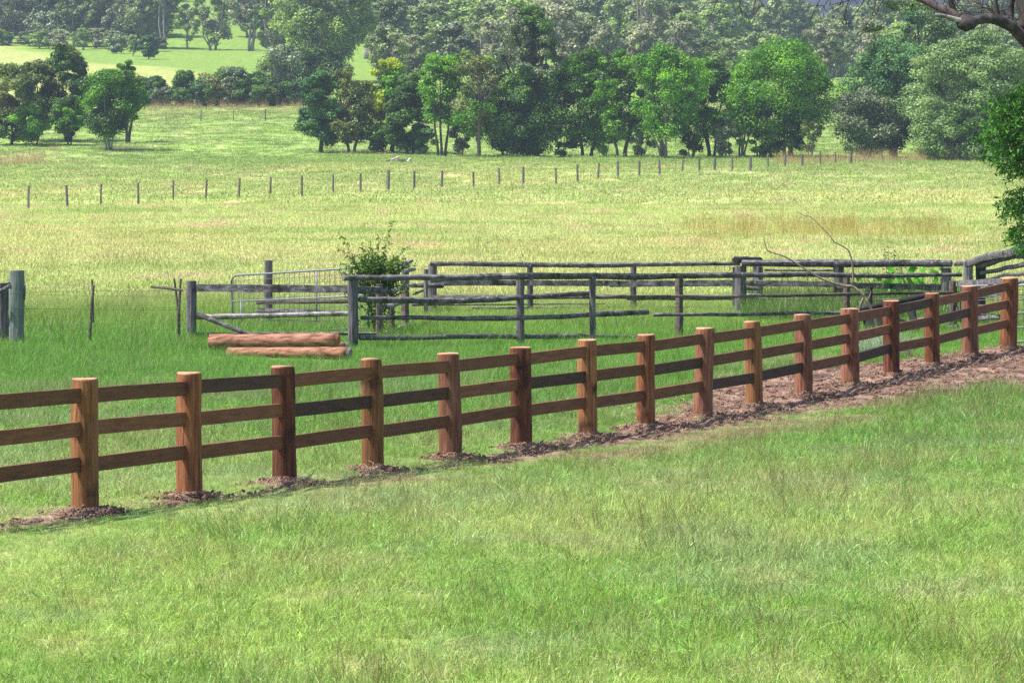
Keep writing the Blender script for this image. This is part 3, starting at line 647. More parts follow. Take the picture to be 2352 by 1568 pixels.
# ------------------------------------------------------------------ old yards
def zg(px, Y): # ground height under a layout column at a distance
    x = (px - CX) / F * Y / (CP); return float(terr(x, Y))
def vpost(parent, px, top, Y, wpx, mat='oldv', lean=0.0, name="post", base=None, capm=None, sides=9, depthscale=1.0):
    t = P(px, top, Y); g = terr(t[0], Y); r = wpx / 2 * Y / F
    b = MB(); p0 = np.array((t[0] - lean, Y, float(g) - .3)); n = 8
    pts = [p0 + (t - p0) * k / n + np.array((rng.normal(0, r * .04), 0, 0)) * (0 < k < n) for k in range(n + 1)]
    b.tube(pts, [r * rng.uniform(.96, 1.05) for _ in pts], sides, .10, capmi=1 if capm else None)
    return b.build(name, [M[mat]] + ([M[capm]] if capm else []), parent)
def hlog(parent, a, b_, th, mat='old', name="rail", **kw):
    """a=(px,py,Y) b_=(px,py,Y) th=thickness in layout px (pair allowed)"""
    p0, p1 = P(*a), P(*b_); t0, t1 = th if isinstance(th, tuple) else (th, th)
    L = np.linalg.norm(p1 - p0); kw.setdefault('seg', max(6, int(L * 4)))
    b = MB(); b.log(p0, p1, t0 / 2 * a[2] / F, t1 / 2 * b_[2] / F, **kw); return b.build(name, M[mat], parent)
def hboard(parent, a, b_, th, mat='old', thk=.04, name="board", **kw):
    p0, p1 = P(*a), P(*b_); b = MB(); b.board(p0, p1, th * a[2] / F, thk, rough=.006, seg=12, **kw); return b.build(name, M[mat], parent)

# front row
fr = thing("rail_fence", ground(810, 810), "long front row of the old stockyard, thin grey rails on slender posts", "fence", "old stockyard fences")
vpost(fr, 810, 640, 82.7, 24); vpost(fr, 1195, 638, 85, 20); vpost(fr, 1361, 636, 86, 15); vpost(fr, 1560, 637, 88, 18, 'oldb'); vpost(fr, 1945, 634, 90, 17, 'oldb'); vpost(fr, 2189, 645, 91, 18, 'oldb')
def yf(x): return float(np.interp(x, [780, 1195, 1560, 2190], [82.45, 84.75, 87.75, 90.8]))
for a, b_, t, m_ in (((788, 638), (1192, 635), (11, 15), 'old'), ((1188, 634), (1600, 633), (16, 14), 'old'), ((1600, 633), (2208, 631), (14, 10), 'old'),
                     ((826, 688), (1062, 691), (14, 14), 'old'), ((1055, 691), (1362, 673), (13, 10), 'old'), ((1340, 683), (1760, 679), (7, 8), 'oldb'), ((1760, 679), (2190, 672), (8, 8), 'oldb'),
                     ((830, 730), (1170, 731), (9, 11), 'old'), ((1170, 731), (1488, 717), (11, 12), 'old'), ((1500, 723), (1945, 719), (8, 8), 'old'),
                     ((826, 775), (1330, 772), (11, 12), 'old'), ((1330, 769), (1470, 776), (8, 9), 'old'), ((1500, 777), (1940, 774), (8, 8), 'old')):
    hlog(fr, (*a, yf(a[0])), (*b_, yf(b_[0])), t, m_, bend=.012)

# left board panel with brace
bf = thing("board_fence", ground(440, 800), "old board panel with slanting brace at the stockyard corner, by the loose logs", "fence", "old stockyard fences")
vpost(bf, 440, 645, 84, 23)
hboard(bf, (451, 661, 83.9), (812, 664, 83.2), 17); hboard(bf, (800, 665, 83.4), (889, 668, 84.5), 17)
hlog(bf, (452, 728, 84), (806, 720, 83.2), (12, 11), 'lichen', bend=.006); hlog(bf, (452, 768, 84), (866, 766, 84), (9, 8), bend=.008)
hlog(bf, (452, 721, 83.8), (585, 774, 83.5), (12, 11), name="brace", bend=.01)

# back row
br = thing("rail_fence", ground(995, 716), "back row of the old stockyard, round top rail over a flat grey board", "fence", "old stockyard fences")
for a in ((978, 618, 100.3, 10, 'oldv'), (994, 606, 101, 20, 'oldv'), (1217, 611, 101.3, 15, 'oldv'), (1455, 608, 101.3, 14, 'oldv'), (1689, 613, 101, 14, 'oldv')): vpost(br, *a)
hlog(br, (988, 606, 100.8), (1330, 609, 101.1), (11, 12), bend=.01); hlog(br, (1330, 609, 101.1), (1700, 605, 100.9), (12, 9), bend=.01)
hboard(br, (990, 649, 100.8), (1420, 651, 101), 13); hboard(br, (1400, 652, 101.05), (1692, 650, 100.8), 14)
hlog(br, (992, 684, 100.8), (1440, 682, 101), (12, 10), bend=.008); hlog(br, (1440, 684, 101), (1692, 683, 100.8), (12, 12), bend=.006)
hlog(br, (1085, 707, 101.1), (1692, 708, 101), (6, 8), bend=.008); hlog(br, (1000, 700, 101.2), (1390, 698, 101.3), (4, 3), bend=.006)
hlog(br, (1000, 722, 101), (1240, 726, 101), (12, 10), 'lichen', bend=.004)
hlog(br, (946, 656, 100.2), (1017, 656, 100.6), (10, 12)); hlog(br, (945, 700, 100.2), (1040, 697, 100.6), (8, 8)); hlog(br, (950, 676, 100.2), (980, 663, 100.6), (6, 6), name="brace")

# short return fence in the shrub
rf = thing("rail_fence", ground(872, 772), "short return fence of lichened logs running back beside the leafy shrub", "fence", "old stockyard fences")
vpost(rf, 871, 652, 86.5, 17, 'oldb'); vpost(rf, 899, 640, 89, 15, 'oldb'); vpost(rf, 931, 602, 93, 20, 'oldb')
for a, b_, t in (((883, 672, 87), (945, 655, 94), (12, 9)), ((880, 706, 87), (948, 688, 94), (13, 11)), ((877, 770, 87), (938, 748, 94), (16, 12)), ((905, 612, 92.6), (946, 599, 93.4), (9, 9)), ((925, 624, 92.6), (951, 618, 93.6), (10, 10))):
    hlog(rf, a, b_, t, 'lichen')

# heavy crush row
hv = thing("log_fence", ground(1700, 722), "heavy old stockyard run with thick dark round cap logs on stout split posts", "fence", "old stockyard fences")
vpost(hv, 1700, 611, 97.5, 27); vpost(hv, 1741, 612, 99.5, 22); vpost(hv, 1926, 614, 97, 22); vpost(hv, 2174, 615, 96, 24, 'oldv')
hlog(hv, (1704, 604, 97.3), (1920, 604, 97), (13, 18), sides=11); hlog(hv, (1916, 604, 96.8), (2186, 605, 95.8), (19, 17), sides=11)
hlog(hv, (1688, 597, 97.6), (1746, 596, 99.2), (14, 11), 'char', name="cap_log", bend=.03)
hboard(hv, (1712, 650, 97.2), (1922, 653, 96.9), 13); hboard(hv, (1922, 655, 96.9), (2176, 660, 96), 13)
hlog(hv, (1714, 680, 97.2), (1850, 686, 97), (12, 14), 'lichen'); hlog(hv, (1845, 688, 97), (2176, 689, 96), (8, 9))
hlog(hv, (1714, 707, 97.2), (1920, 716, 97), (12, 13), 'lichen'); hlog(hv, (1930, 712, 97), (2176, 716, 96), (9, 9))
hlog(hv, (1690, 716, 97.6), (1650, 719, 99), (9, 9)); hlog(hv, (1755, 620, 97.4), (1920, 621, 97.4), (5, 5)); hlog(hv, (1700, 632, 99.5), (1745, 632, 99.6), (5, 5)); hlog(hv, (1712, 662, 98.5), (1745, 664, 99), (8, 8))

# oblique right-hand run coming towards the camera
ob = thing("log_fence", ground(2232, 735), "thick log fence climbing to the right picture edge behind the last new post", "fence", "old stockyard fences")
vpost(ob, 2224, 606, 93, 22); vpost(ob, 2253, 612, 92, 24, 'char'); vpost(ob, 2420, 575, 80, 30)
hlog(ob, (2196, 606, 95), (2226, 604, 93), (12, 12)); hlog(ob, (2222, 605, 92.7), (2440, 553, 79), (16, 24), sides=11); hlog(ob, (2246, 610, 91.6), (2440, 566, 79.2), (14, 18), sides=11)
hlog(ob, (2255, 627, 91.7), (2440, 585, 79), (9, 13)); hlog(ob, (2255, 645, 91.7), (2440, 610, 79), (7, 10)); hlog(ob, (2255, 662, 91.7), (2440, 640, 79), (7, 9))
hboard(ob, (2196, 651, 91), (2312, 645, 86), 12); hboard(ob, (2196, 683, 91), (2312, 676, 86), 9); hboard(ob, (2196, 712, 91), (2312, 706, 86), 11); hlog(ob, (2110, 735, 91.5), (2300, 728, 87), (11, 11)); hlog(ob, (2105, 760, 91.5), (2200, 750, 90), (10, 9))

# post and rails behind the gate
pf_ = thing("rail_fence", ground(616, 752), "tall grey post with short rails standing behind the wire mesh gate", "fence", "old stockyard fences")
vpost(pf_, 617, 598, 97, 18)
hlog(pf_, (590, 694, 96.7), (806, 691, 96.2), (11, 10), 'oldb'); hlog(pf_, (591, 713, 96.7), (806, 717, 96.2), (12, 9)); hlog(pf_, (625, 738, 96.7), (806, 744, 96.2), (9, 8))

# galvanised mesh gate
def pipe(parent, pts, th, name, mat='steel'):
    b = MB(); Q = [P(*p) for p in pts]; b.tube(Q, [t_ / 2 * p[2] / F for t_, p in zip([th] * len(pts), pts)], 8, 0); return b.build(name, M[mat], parent, smooth=True)
gt = thing("mesh_gate", ground(560, 775), "galvanised pipe gate with wire mesh hanging behind the old board panel", "gate", "farm gates")
gY = lambda x: 91.5 - (x - 532) * .010
pipe(gt, [(534, 776, gY(534)), (533, 700, gY(533)), (532, 645, gY(532)), (535, 637, gY(535)), (543, 632, gY(543)), (620, 628, gY(620)), (730, 621, gY(730)), (836, 614, gY(836)), (845, 618, gY(845)), (846, 640, gY(846)), (846, 752, gY(846))], 4.6, "frame")
pipe(gt, [(727, 621, gY(727)), (727, 752, gY(727))], 4.2, "upright"); pipe(gt, [(554, 690, gY(554)), (554, 768, gY(554))], 4.0, "upright")
pipe(gt, [(534, 692, gY(534)), (727, 684, gY(727)), (846, 678, gY(846))], 3.6, "cross_pipe"); pipe(gt, [(534, 768, gY(534)), (846, 752, gY(846))], 4.2, "cross_pipe")
b = MB()
for k in range(27):
    x = 537 + k * 11.6; yt = np.interp(x, [535, 846], [633, 614]); b.tube([P(x, yt, gY(x)), P(x, np.interp(x, [534, 846], [768, 752]), gY(x))], .0046, 4, 0)
for k in range(9):
    b.tube([P(534, 645 + k * 14.5, gY(534)), P(846, 627 + k * 14.5, gY(846))], .0046, 4, 0)
b.build("wire_mesh", M['wire'], gt)
# gate by the last new post and second pipe gate behind it
g2 = thing("pipe_gate", ground(2340, 788), "galvanised tube gate hung beside the last new post at the right edge", "gate", "farm gates")
pipe(g2, [(2334, 780, 78.6), (2333, 700, 78.6), (2333, 668, 78.6), (2336, 659, 78.5), (2343, 655, 78.5), (2600, 640, 77.5), (2600, 765, 77.5), (2500, 772, 78), (2334, 785, 78.6)], 5.2, "frame")
for y_ in (687, 718, 751): pipe(g2, [(2334, y_ + 1, 78.6), (2600, y_ - 14, 77.5)], 4.2, "cross_pipe")
g3 = thing("mesh_gate", ground(2250, 770), "pipe gate with sagging wire mesh in front of the thick oblique logs", "gate", "farm gates")
pipe(g3, [(2206, 740, 88), (2206, 657, 88), (2300, 655, 87.6), (2440, 652, 87), (2440, 738, 87)], 5, "frame")
b = MB()
for k in range(20): x = 2212 + k * 11.5; b.tube([P(x, 657, 87.9), P(x, 740, 87.9)], .0046, 4, 0)
for k in range(7): b.tube([P(2206, 668 + k * 11, 88), P(2440, 664 + k * 11, 87)], .0046, 4, 0)
b.build("wire_mesh", M['wire'], g3)

# left wire fence with treated strainer and droppers
lw = thing("wire_fence", ground(40, 790), "wire fence strung from the pale green treated post to crooked sticks on the left", "fence", "wire fences")
gp = vpost(lw, 38, 621, 82, 32, 'green', capm='greycut', sides=16, name="strainer_post"); gp["label"] = "pale green treated round post"
vpost(lw, 3, 650, 83, 32, 'oldv', lean=-.02); vpost(lw, -12, 618, 87, 22)
hlog(lw, (-60, 700, 82.3), (22, 657, 81.6), (11, 9), name="stay"); hlog(lw, (57, 655, 81.9), (56, 690, 82), (5, 5), name="wedge"); hlog(lw, (20, 648, 81.6), (26, 664, 81.6), (6, 5), name="wedge")
def stick(pts, r, nm="dropper"):
    b = MB(); b.tube([P(*p) for p in pts], r, 6, .2); b.build(nm, M['oldb'], lw)
stick([(211, 642, 82.4), (213, 675, 82.4), (214, 740, 82.6)], .022); stick([(215, 655, 82.2), (211, 700, 82.2), (207, 760, 82.2), (206, 800, 82.2)], [.024, .026, .03, .03])
stick([(400, 640, 83), (408, 700, 83), (411, 780, 83)], .020); stick([(415, 640, 82.7), (411, 710, 82.7), (410, 800, 82.7), (409, 812, 82.7)], [.022, .026, .028, .028]); stick([(346, 659, 82.6), (385, 662, 82.6), (420, 667, 82.6)], [.022, .028, .024], "cross_stick")
b = MB()
for y0, y1, y2, y3 in ((674, 680, 681, 668), (710, 708, 706, 704), (708, 711, 712, 730), (750, 745, 742, 745), (672, 668, 668, 664)):
    Q = [(24, y0, 81.7), (212, y1, 82.2), (412, y2, 82.6), (440, y3, 83.7)]; b.tube([P(*q) for q in Q], .0022, 4, 0)
b.tube([P(440, 664, 84), P(300, 672, 87), P(140, 660, 90), P(-60, 662, 92)], .003, 4, 0)
b.build("wire", M['wire'], lw)

# loose new logs on the ground
def felled(label, a, b_, th, endm, mat='log'):
    p0, p1 = P(*a), P(*b_); r = th / 2 * a[2] / F
    o = thing("log", (p0 + p1) / 2 - (0, 0, r), label, "log", "loose logs beside the old yard")
    d = (p1 - p0) / np.linalg.norm(p1 - p0); b = MB(); n = 14; pts = [p0 + (p1 - p0) * k / n for k in range(n + 1)]
    b.tube([p + rng.normal(0, .003, 3) for p in pts], [r * (1.0 + .02 * math.sin(k * .9) + .05 * k / n) * rng.uniform(.985, 1.015) for k in range(n + 1)], 18, .07); b.build("bole", M[mat], o, smooth=True)
    c = MB(); c.tube([p1 - d * .002, p1 + d * .045 + (0, 0, -r * .06)], [r * 1.03, r * .80], 18, .03); c.build("sawn_end", M[endm], o)
    return o
felled("largest orange peeled log lying on top beside the old yard corner post", (483, 785, 80.6), (772, 783, 80.0), 35, 'logend')
felled("pinkish log half sunk in the grass below the big orange log", (525, 811, 79.2), (800, 811, 78.4), 27, 'greycut')
felled("short grey-ended log tucked behind the big orange log", (560, 795, 81.4), (794, 793, 81.2), 15, 'greycut', 'log')

# dead branch standing against the yards
db = thing("dead_branch", ground(1975, 800), "bare crooked dead branch reaching up through the old stockyard rails", "branch")
def limb(parent, pts, r0, r1, nm="limb", mat='dead', sides=7):
    Q = [P(*p) for p in pts]; n = len(Q); b = MB()
    # rounded polyline
    S = []
    for i in range(n - 1):
        for t in (0, .33, .66): S.append(Q[i] * (1 - t) + Q[i + 1] * t)
    S.append(Q[-1]); S = [S[0]] + [(S[i - 1] + 2 * S[i] + S[i + 1]) / 4 for i in range(1, len(S) - 1)] + [S[-1]]
    b.tube(S, [r0 + (r1 - r0) * i / (len(S) - 1) for i in range(len(S))], sides, .12); return b.build(nm, M[mat], parent, smooth=True)
Yb = 84.6
limb(db, [(1972, 800, Yb), (1972, 762, Yb), (1973, 708, Yb), (1984, 681, Yb)], 0.0234, 0.0220, "stem"); limb(db, [(2022, 790, Yb), (2017, 755, Yb), (2004, 712, Yb), (1986, 681, Yb)], 0.0260, 0.0275, "stem")
limb(db, [(1988, 683, Yb), (1972, 668, Yb), (1957, 656, Yb), (1941, 658, Yb), (1891, 643, Yb), (1856, 622, Yb), (1801, 587, Yb), (1763, 578, Yb), (1757, 560, Yb), (1756, 547, Yb)], 0.0312, 0.0055)
limb(db, [(1763, 578, Yb), (1753, 583, Yb)], 0.0073, 0.0033); limb(db, [(1957, 656, Yb), (1960, 627, Yb), (1957, 600, Yb), (1950, 575, Yb), (1935, 565, Yb), (1915, 556, Yb), (1905, 540, Yb), (1880, 515, Yb), (1862, 497, Yb), (1848, 496, Yb), (1833, 487, Yb)], 0.0182, 0.0044)
limb(db, [(1957, 612, Yb), (1950, 618, Yb), (1946, 626, Yb)], 0.0078, 0.0044); limb(db, [(1994, 690, Yb), (1999, 676, Yb), (2001, 668, Yb), (1990, 661, Yb)], 0.0146, 0.0055)

# blackened collapsed timber behind
wr = thing("timber_ramp", ground(2040, 790), "blackened collapsed loading timbers in the weeds behind the new fence", "ramp")
hlog(wr, (1962, 713, 86.5), (2140, 676, 86), (10, 12), 'char', name="beam", bend=.0); hlog(wr, (1962, 722, 86.2), (2140, 694, 85.8), (12, 14), 'char', name="beam", bend=.0)
hlog(wr, (2000, 658, 87), (1998, 740, 87), (11, 12), 'char', name="leg", bend=.0); hlog(wr, (2090, 700, 85.5), (2112, 792, 85), (16, 22), 'char', name="leg", bend=.0)
hboard(wr, (1986, 748, 86.5), (2050, 716, 86), 34, 'char', name="plate"); hboard(wr, (2040, 730, 86.4), (2090, 752, 86), 22, 'char', name="plate")

# small broken log on the bare earth
sl_ = ground(2058, 822); o = thing("stump", sl_, "small rotten log lying on bare earth behind the new fence", "stump")
b = MB(); b.log(sl_ + (-.25, 0, .06), sl_ + (.25, .1, .07), .09, .06, seg=6); b.build("bole", M['oldb'], o)
fl = ground(1130, 1215 * .0 + 1000)

# ------------------------------------------------------------------ distant wire fences
def wire_line(label, posts, group="wire fences", r=.055):
    base0 = ground(posts[0][0], posts[0][2], 140.0); t0 = thing("wire_fence", base0, label, "fence", group); pv = None; wb = MB()
    for (x, ty, by, wd) in posts:
        g = ground(x, by, 140.0); t = P(x, ty, g[1]); b = MB(); rr = wd / 2 * g[1] / F; ln = rng.normal(0, .03)
        b.tube([g - (0, 0, .3), (g + t) / 2 + (ln * .4, 0, 0), t + (ln, 0, 0)], [rr * 1.05, rr, rr * .92], 7, .12); b.build("post", M['fpost'], t0)
        if pv is not None:
            for f in (.35, .65, .92): wb.tube([pv[0] + (pv[1] - pv[0]) * f, g + (t - g) * f], .004, 3, 0)
        pv = (g, t)
    wb.build("wire", M['wire'], t0); return t0
mid = [(65, 427, 481, 5.5), (155, 425, 480, 6), (231, 422, 475, 5), (318, 420, 472, 5.5), (398, 414, 462, 5), (473, 412, 461, 5), (548, 409, 458, 6), (621, 407, 454, 5), (693, 403, 453, 5.5), (765, 401, 447, 5), (828, 398, 441, 5), (891, 390, 439, 8), (951, 393, 438, 5.5), (1014, 392, 436, 5.5), (1088, 394, 433, 4), (1147, 386, 429, 5), (1202, 383, 427, 6), (1277, 386, 425, 5), (1327, 378, 418, 5.5), (1374, 374, 412, 5), (1420, 370, 410, 6), (1468, 369, 407, 5.5), (1515, 367, 404, 6), (1567, 367, 396, 5), (1606, 363, 395, 5.5), (1641, 362, 392, 5.5), (1682, 359, 394, 5), (1723, 360, 393, 7), (1764, 358, 389, 5), (1803, 354, 386, 5.5), (1843, 354, 384, 5.5), (1884, 347, 380, 4), (1919, 349, 377, 4.5), (1955, 347, 378, 5.5), (1987, 348, 372, 5), (2025, 349, 372, 4.5), (2118, 346, 366, 5), (2154, 349, 367, 6.5)]
wire_line("long line of thin grey posts and wire across the middle paddock", mid)
wire_line("short line of four thin dark posts in the far grass below the hedge", [(381, 256, 279, 1.6), (461, 253, 278, 3), (536, 255, 278, 1.8), (610, 251, 279, 3.4), (688, 256, 277, 1.6)])

# pale fallen timber by the treeline
lp = ground(925, 374, 140.0)
def far_log(label, a, b_, r0, mat):
    p0, p1 = P(a[0], a[1], lp[1]), P(b_[0], b_[1], lp[1] + .4); o = thing("fallen_log", np.minimum(p0, p1), label, "log", "fallen timber under the treeline"); b = MB(); b.log(p0, p1, r0, r0 * .75, seg=6); b.build("bole", M[mat], o)
far_log("long grey fallen log propped up at the foot of the dark trees", (898, 368), (918, 360), .13, 'bleach'); far_log("short bright white fallen log, rightmost of the fallen timber by the treeline", (936, 374), (943, 365), .22, 'bleach'); far_log("brown broken log between the white and the grey fallen logs", (914, 370), (934, 371), .2, 'oldb'); far_log("low dark fallen log at the left end of the fallen timber", (886, 371), (904, 366), .09, 'oldb')

# ------------------------------------------------------------------ foliage builder
def leaf_mesh(name, c, nrm, size, aspect, mats, mi=None, org=(0, 0, 0)):
    n = len(c); r = rng.normal(size=(n, 3)); a = np.cross(nrm, r); a /= np.linalg.norm(a, axis=1)[:, None] + 1e-9
    nn = nrm / (np.linalg.norm(nrm, axis=1)[:, None] + 1e-9); b = np.cross(nn, a)
    L = (size * .5)[:, None]; W = L * aspect
    v = np.stack([c - a * L, c + b * W, c + a * L, c - b * W], 1).reshape(-1, 3) - np.asarray(org)
    me = bpy.data.meshes.new(name); me.vertices.add(4 * n); me.vertices.foreach_set("co", v.astype(np.float32).ravel())
    me.loops.add(4 * n); me.loops.foreach_set("vertex_index", np.arange(4 * n)); me.polygons.add(n); me.polygons.foreach_set("loop_start", np.arange(0, 4 * n, 4))
    me.update(calc_edges=True)
    for m_ in mats: me.materials.append(m_)
    if mi is not None: me.polygons.foreach_set("material_index", mi)
    return me
def puffs(n, R_, H0, H1, top=.55, spread=1.0, rg=rng, surf=.5):
    """cluster centres in a crown envelope R_ wide between the heights H0 and H1"""
    t = rg.random(n) ** .8; prof = np.where(t < top, .45 + .55 * np.sin(t / top * math.pi / 2), np.sqrt(np.clip(1 - ((t - top) / (1.02 - top)) ** 2, 0, 1)))
    th = rg.uniform(0, 6.283, n); ph = rg.uniform(0, 6.28, 4)
    rr = rg.random(n) ** surf * prof * R_ * .84 * (1 + .20 * np.sin(th * 2 + ph[0] + t * 4) + .16 * np.sin(th * 3 + ph[1] - t * 7))
    return np.stack([rr * np.cos(th) * spread, rr * np.sin(th) * spread, H0 + (H1 - H0) * t * .95], -1)
def crown_pts(pc, pr, m, flat=.7, droop=0.0, rg=rng):
    n = len(pc); d = rg.normal(size=(n, m, 3)); d[..., 2] += .35; d /= np.linalg.norm(d, axis=-1)[..., None]
    rad = pr[:, None, None] * (rg.random((n, m, 1)) ** .30) * (1 + .16 * rg.normal(size=(n, m, 1)))
    pos = pc[:, None, :] + d * rad * np.array((1, 1, flat)); 
    if droop: pos[..., 2] -= droop * rg.random((n, m)) * pr[:, None]
    nr = d * .9 + rg.normal(size=d.shape) * .55 + np.array((0, 0, .35))
    return pos.reshape(-1, 3), nr.reshape(-1, 3)
def tree_meshes(H, R_, cb, npuff, m, leaf, mats, bark, stems=1, psize=.26, top=.55, aspect=.55, flat=.7, droop=0, seed=0, trunk_r=None, surf=.5, bare=0, lean=0.0, limbs=14):
    rg = np.random.default_rng(seed)
    pc = puffs(npuff, R_, cb * H, H * .97, top, 1, rg, surf); pc[:, 0] += lean * H * (pc[:, 2] / H) ** 1.3
    pr = R_ * psize * rg.uniform(.6, 1.35, npuff) * (1.15 - .35 * (pc[:, 2] / H))
    pos, nr = crown_pts(pc, pr, m, flat, droop, rg)
    keep = pos[:, 2] > .04 * H; pos, nr = pos[keep], nr[keep]
    size = leaf * rg.uniform(.6, 1.4, len(pos))
    mi = None
    if len(mats) > 1: mi = (vnoise(pos[:, 0] + pos[:, 1] * .3, pos[:, 2], R_ * .8, seed + 5, 2) > .55).astype(int)
    cm = leaf_mesh("crown", pos, nr, size, aspect, mats, mi)
    b = MB(); tr = trunk_r or H * .022
    tips = []
    for s_ in range(stems):
        a = rg.uniform(0, 6.28); off = np.array((math.cos(a), math.sin(a), 0)) * tr * (1.5 if stems > 1 else 0) * rg.uniform(.5, 1.6)
        sp = R_ * (.38 if stems > 1 else .08); e = np.array((math.cos(a) * sp + lean * H * .5, math.sin(a) * sp, H * (cb + .45 * (1 - cb))))
        f_ = off + np.array((0, 0, -.4)); k_ = (off * 1.2 + e * .42) + rg.normal(0, R_ * .04, 3)
        rr = tr / math.sqrt(stems) * 1.1
        b.tube([f_, off + (e - off) * .12, k_, e, e + (e - k_) * .5], [rr * 1.25, rr, rr * .75, rr * .45, rr * .2], 7, .12); tips.append((off, k_, e, rr))
    for k in range(min(limbs, npuff)):
        q = pc[rg.integers(0, npuff)]; off, kk, e, rr = tips[rg.integers(0, stems)]
        t = rg.uniform(.2, 1); st = kk * (1 - t) + e * t
        if q[2] < st[2] * .8: st = off + (kk - off) * .8
        b.tube([st, (st + q) / 2 + rg.normal(0, R_ * .05, 3) - (0, 0, R_ * .04), q], [rr * .42, rr * .28, rr * .1], 5, .1)
    for k in range(bare):
        q = pc[rg.integers(0, npuff)] * np.array((1.1, 1.1, 1.0)); off, kk, e, rr = tips[rg.integers(0, stems)]; st = kk + (e - kk) * rg.uniform(-.3, .9)
        b.tube([st, (st + q) / 2 + rg.normal(0, R_ * .08, 3), q + rg.normal(0, R_ * .1, 3)], [rr * .25, rr * .16, rr * .05], 4, .1)
    v = np.concatenate(b.v); me = bpy.data.meshes.new("trunk"); me.from_pydata(v.tolist(), [], b.f); me.materials.append(bark); me.polygons.foreach_set("use_smooth", [True] * len(b.f)); me.update()
    return cm, me
def place_tree(name, label, cat, loc, meshes, group=None, scale=(1, 1, 1), rz=0.0):
    t = thing(name, loc, label, cat, group); t.rotation_euler = (0, 0, rz); t.scale = scale
    for nm, me in (("crown", meshes[0]), ("trunk", meshes[1])):
        o = bpy.data.objects.new(nm, me); C.objects.link(o); o.parent = t
    return t
_sd = [1000]
G1 = "trees of the middle treeline"; G2 = "big trees at the right"
def tree(px, by, ty, hw, mats, label, name="paddock_tree", group="trees in the middle treeline", cb=.25, npuff=60, m=170, leaf=.30, stems=2, bark='bark', dY=0.0, **kw):
    g = ground(px, by, 140.0)
    if dY: x = (px - CX) / F * (g[1] + dY); g = np.array((x, g[1] + dY, float(terr(x, g[1] + dY))))
    s = g[1] / F; H = (by - ty) * s * 1.02; Rr = hw * s * (1.24 if group in (G1, G2) else 1.12); _sd[0] += 1
    npuff = int(npuff * 1.25); m = int(m * 1.9); cb = cb * .6; leaf = leaf * .84; kw['surf'] = kw.get('surf', .36); kw['psize'] = kw.get('psize', .26) * 1.0
    ms = tree_meshes(H, Rr, cb, npuff, m, leaf, [M[q] for q in (mats if isinstance(mats, tuple) else (mats,))], M[bark], stems, seed=_sd[0], **kw)
    return place_tree(name, label, "tree", g, ms, group)

# --- middle treeline, left to right
tree(737, 352, 160, 50, 'l_blue', "dense dark blue-green tree at the left end of the middle treeline", group=G1, cb=.2, npuff=60, m=230, psize=.27, stems=1)
tree(806, 352, 148, 52, 'l_olive', "olive tree with bare grey twigs, second in the middle treeline", group=G1, cb=.22, bare=60, npuff=48, m=130, bark='twig')
tree(893, 352, 130, 42, ('l_yell', 'l_green'), "yellow-topped tree in the middle treeline", group=G1, cb=.12, npuff=60, m=210, top=.35, psize=.3)
tree(942, 353, 168, 45, 'l_dark', "dark dense tree just right of the yellow-topped one", group=G1, cb=.14, npuff=60, m=230, psize=.3, stems=4, bark='twig', dY=-2)
tree(1016, 361, 124, 48, 'l_green', "slender bright green tree on a forked dark trunk above the open grass", group=G1, cb=.50, npuff=36, m=170, stems=3, psize=.34, dY=2)
tree(1100, 362, 112, 62, ('l_green', 'l_olive'), "brownish green tree with a mesh of bare twigs left of the tallest gum", group=G1, cb=.3, npuff=44, m=150, bare=90, bark='twig', stems=2)
tree(1160, 358, 235, 45, 'l_dark', "low black-green tree filling the space left of the tallest gum", group=G1, cb=.08, npuff=44, m=230, psize=.32, dY=-1)
tree(1223, 361, 2, 80, ('l_dark', 'l_grey'), "tallest grey-green gum of the middle treeline on a thick trunk", group=G1, cb=.2, npuff=135, m=170, top=.18, psize=.18, stems=1, trunk_r=.55, limbs=30, surf=.5)
tree(1225, 360, 205, 74, 'l_dark', "understorey tree in painted shade wrapped round the foot of the tallest gum", group=G1, cb=.12, npuff=52, m=230, psize=.3, dY=-2.5)  # dark leaves stand in for the shade low down on the gum
tree(1345, 361, 108, 60, ('l_green', 'l_dark'), "green tree with a dark base right of the tallest gum", group=G1, cb=.15, npuff=64, m=190, psize=.28, stems=3)
tree(1428, 362, 112, 52, ('l_green', 'l_dark'), "green tree on thin dark stems between two wider green crowns", group=G1, cb=.32, npuff=48, m=180, psize=.3, stems=3)
tree(1530, 364, 104, 78, ('l_green', 'l_green', ), "wide green tree with a tangle of pale stems in the middle treeline", group=G1, cb=.28, npuff=66, m=190, stems=5, bare=40, bark='twig')
tree(1636, 363, 138, 60, ('l_green', 'l_dark'), "green tree behind a shaded hollow left of the big domed crown", group=G1, cb=.3, npuff=52, m=180, stems=3, dY=4)
tree(1700, 362, 158, 48, 'l_green', "small green tree on slim leaning stems under the big domed crown", group=G1, cb=.25, npuff=44, m=170, stems=4, bark='twig', dY=-1)
tree(1800, 364, 97, 112, ('l_green', 'l_green'), "big bright green domed tree at the right of the middle treeline", group=G1, cb=.42, npuff=110, m=230, stems=3, psize=.24, top=.35, leaf=.28)
tree(1768, 363, 225, 48, 'l_dark', "lower crown in painted shade under the big bright dome, left trunk", group=G1, cb=.2, npuff=40, m=200, stems=2, dY=-1.5)  # shaded underside of the dome, put into darker leaf colour
tree(1822, 364, 210, 36, 'l_dark', "lower crown in painted shade under the big bright dome, right trunk", group=G1, cb=.2, npuff=34, m=200, stems=2, dY=-1.5)  # second dark crown colouring in the shade below the dome
tree(1862, 366, 268, 30, 'l_olive', "thin sapling with bare upright stems beside the open grass", name="sapling", group=G1, cb=.3, npuff=16, m=40, stems=4, bare=20, bark='twig', psize=.3)
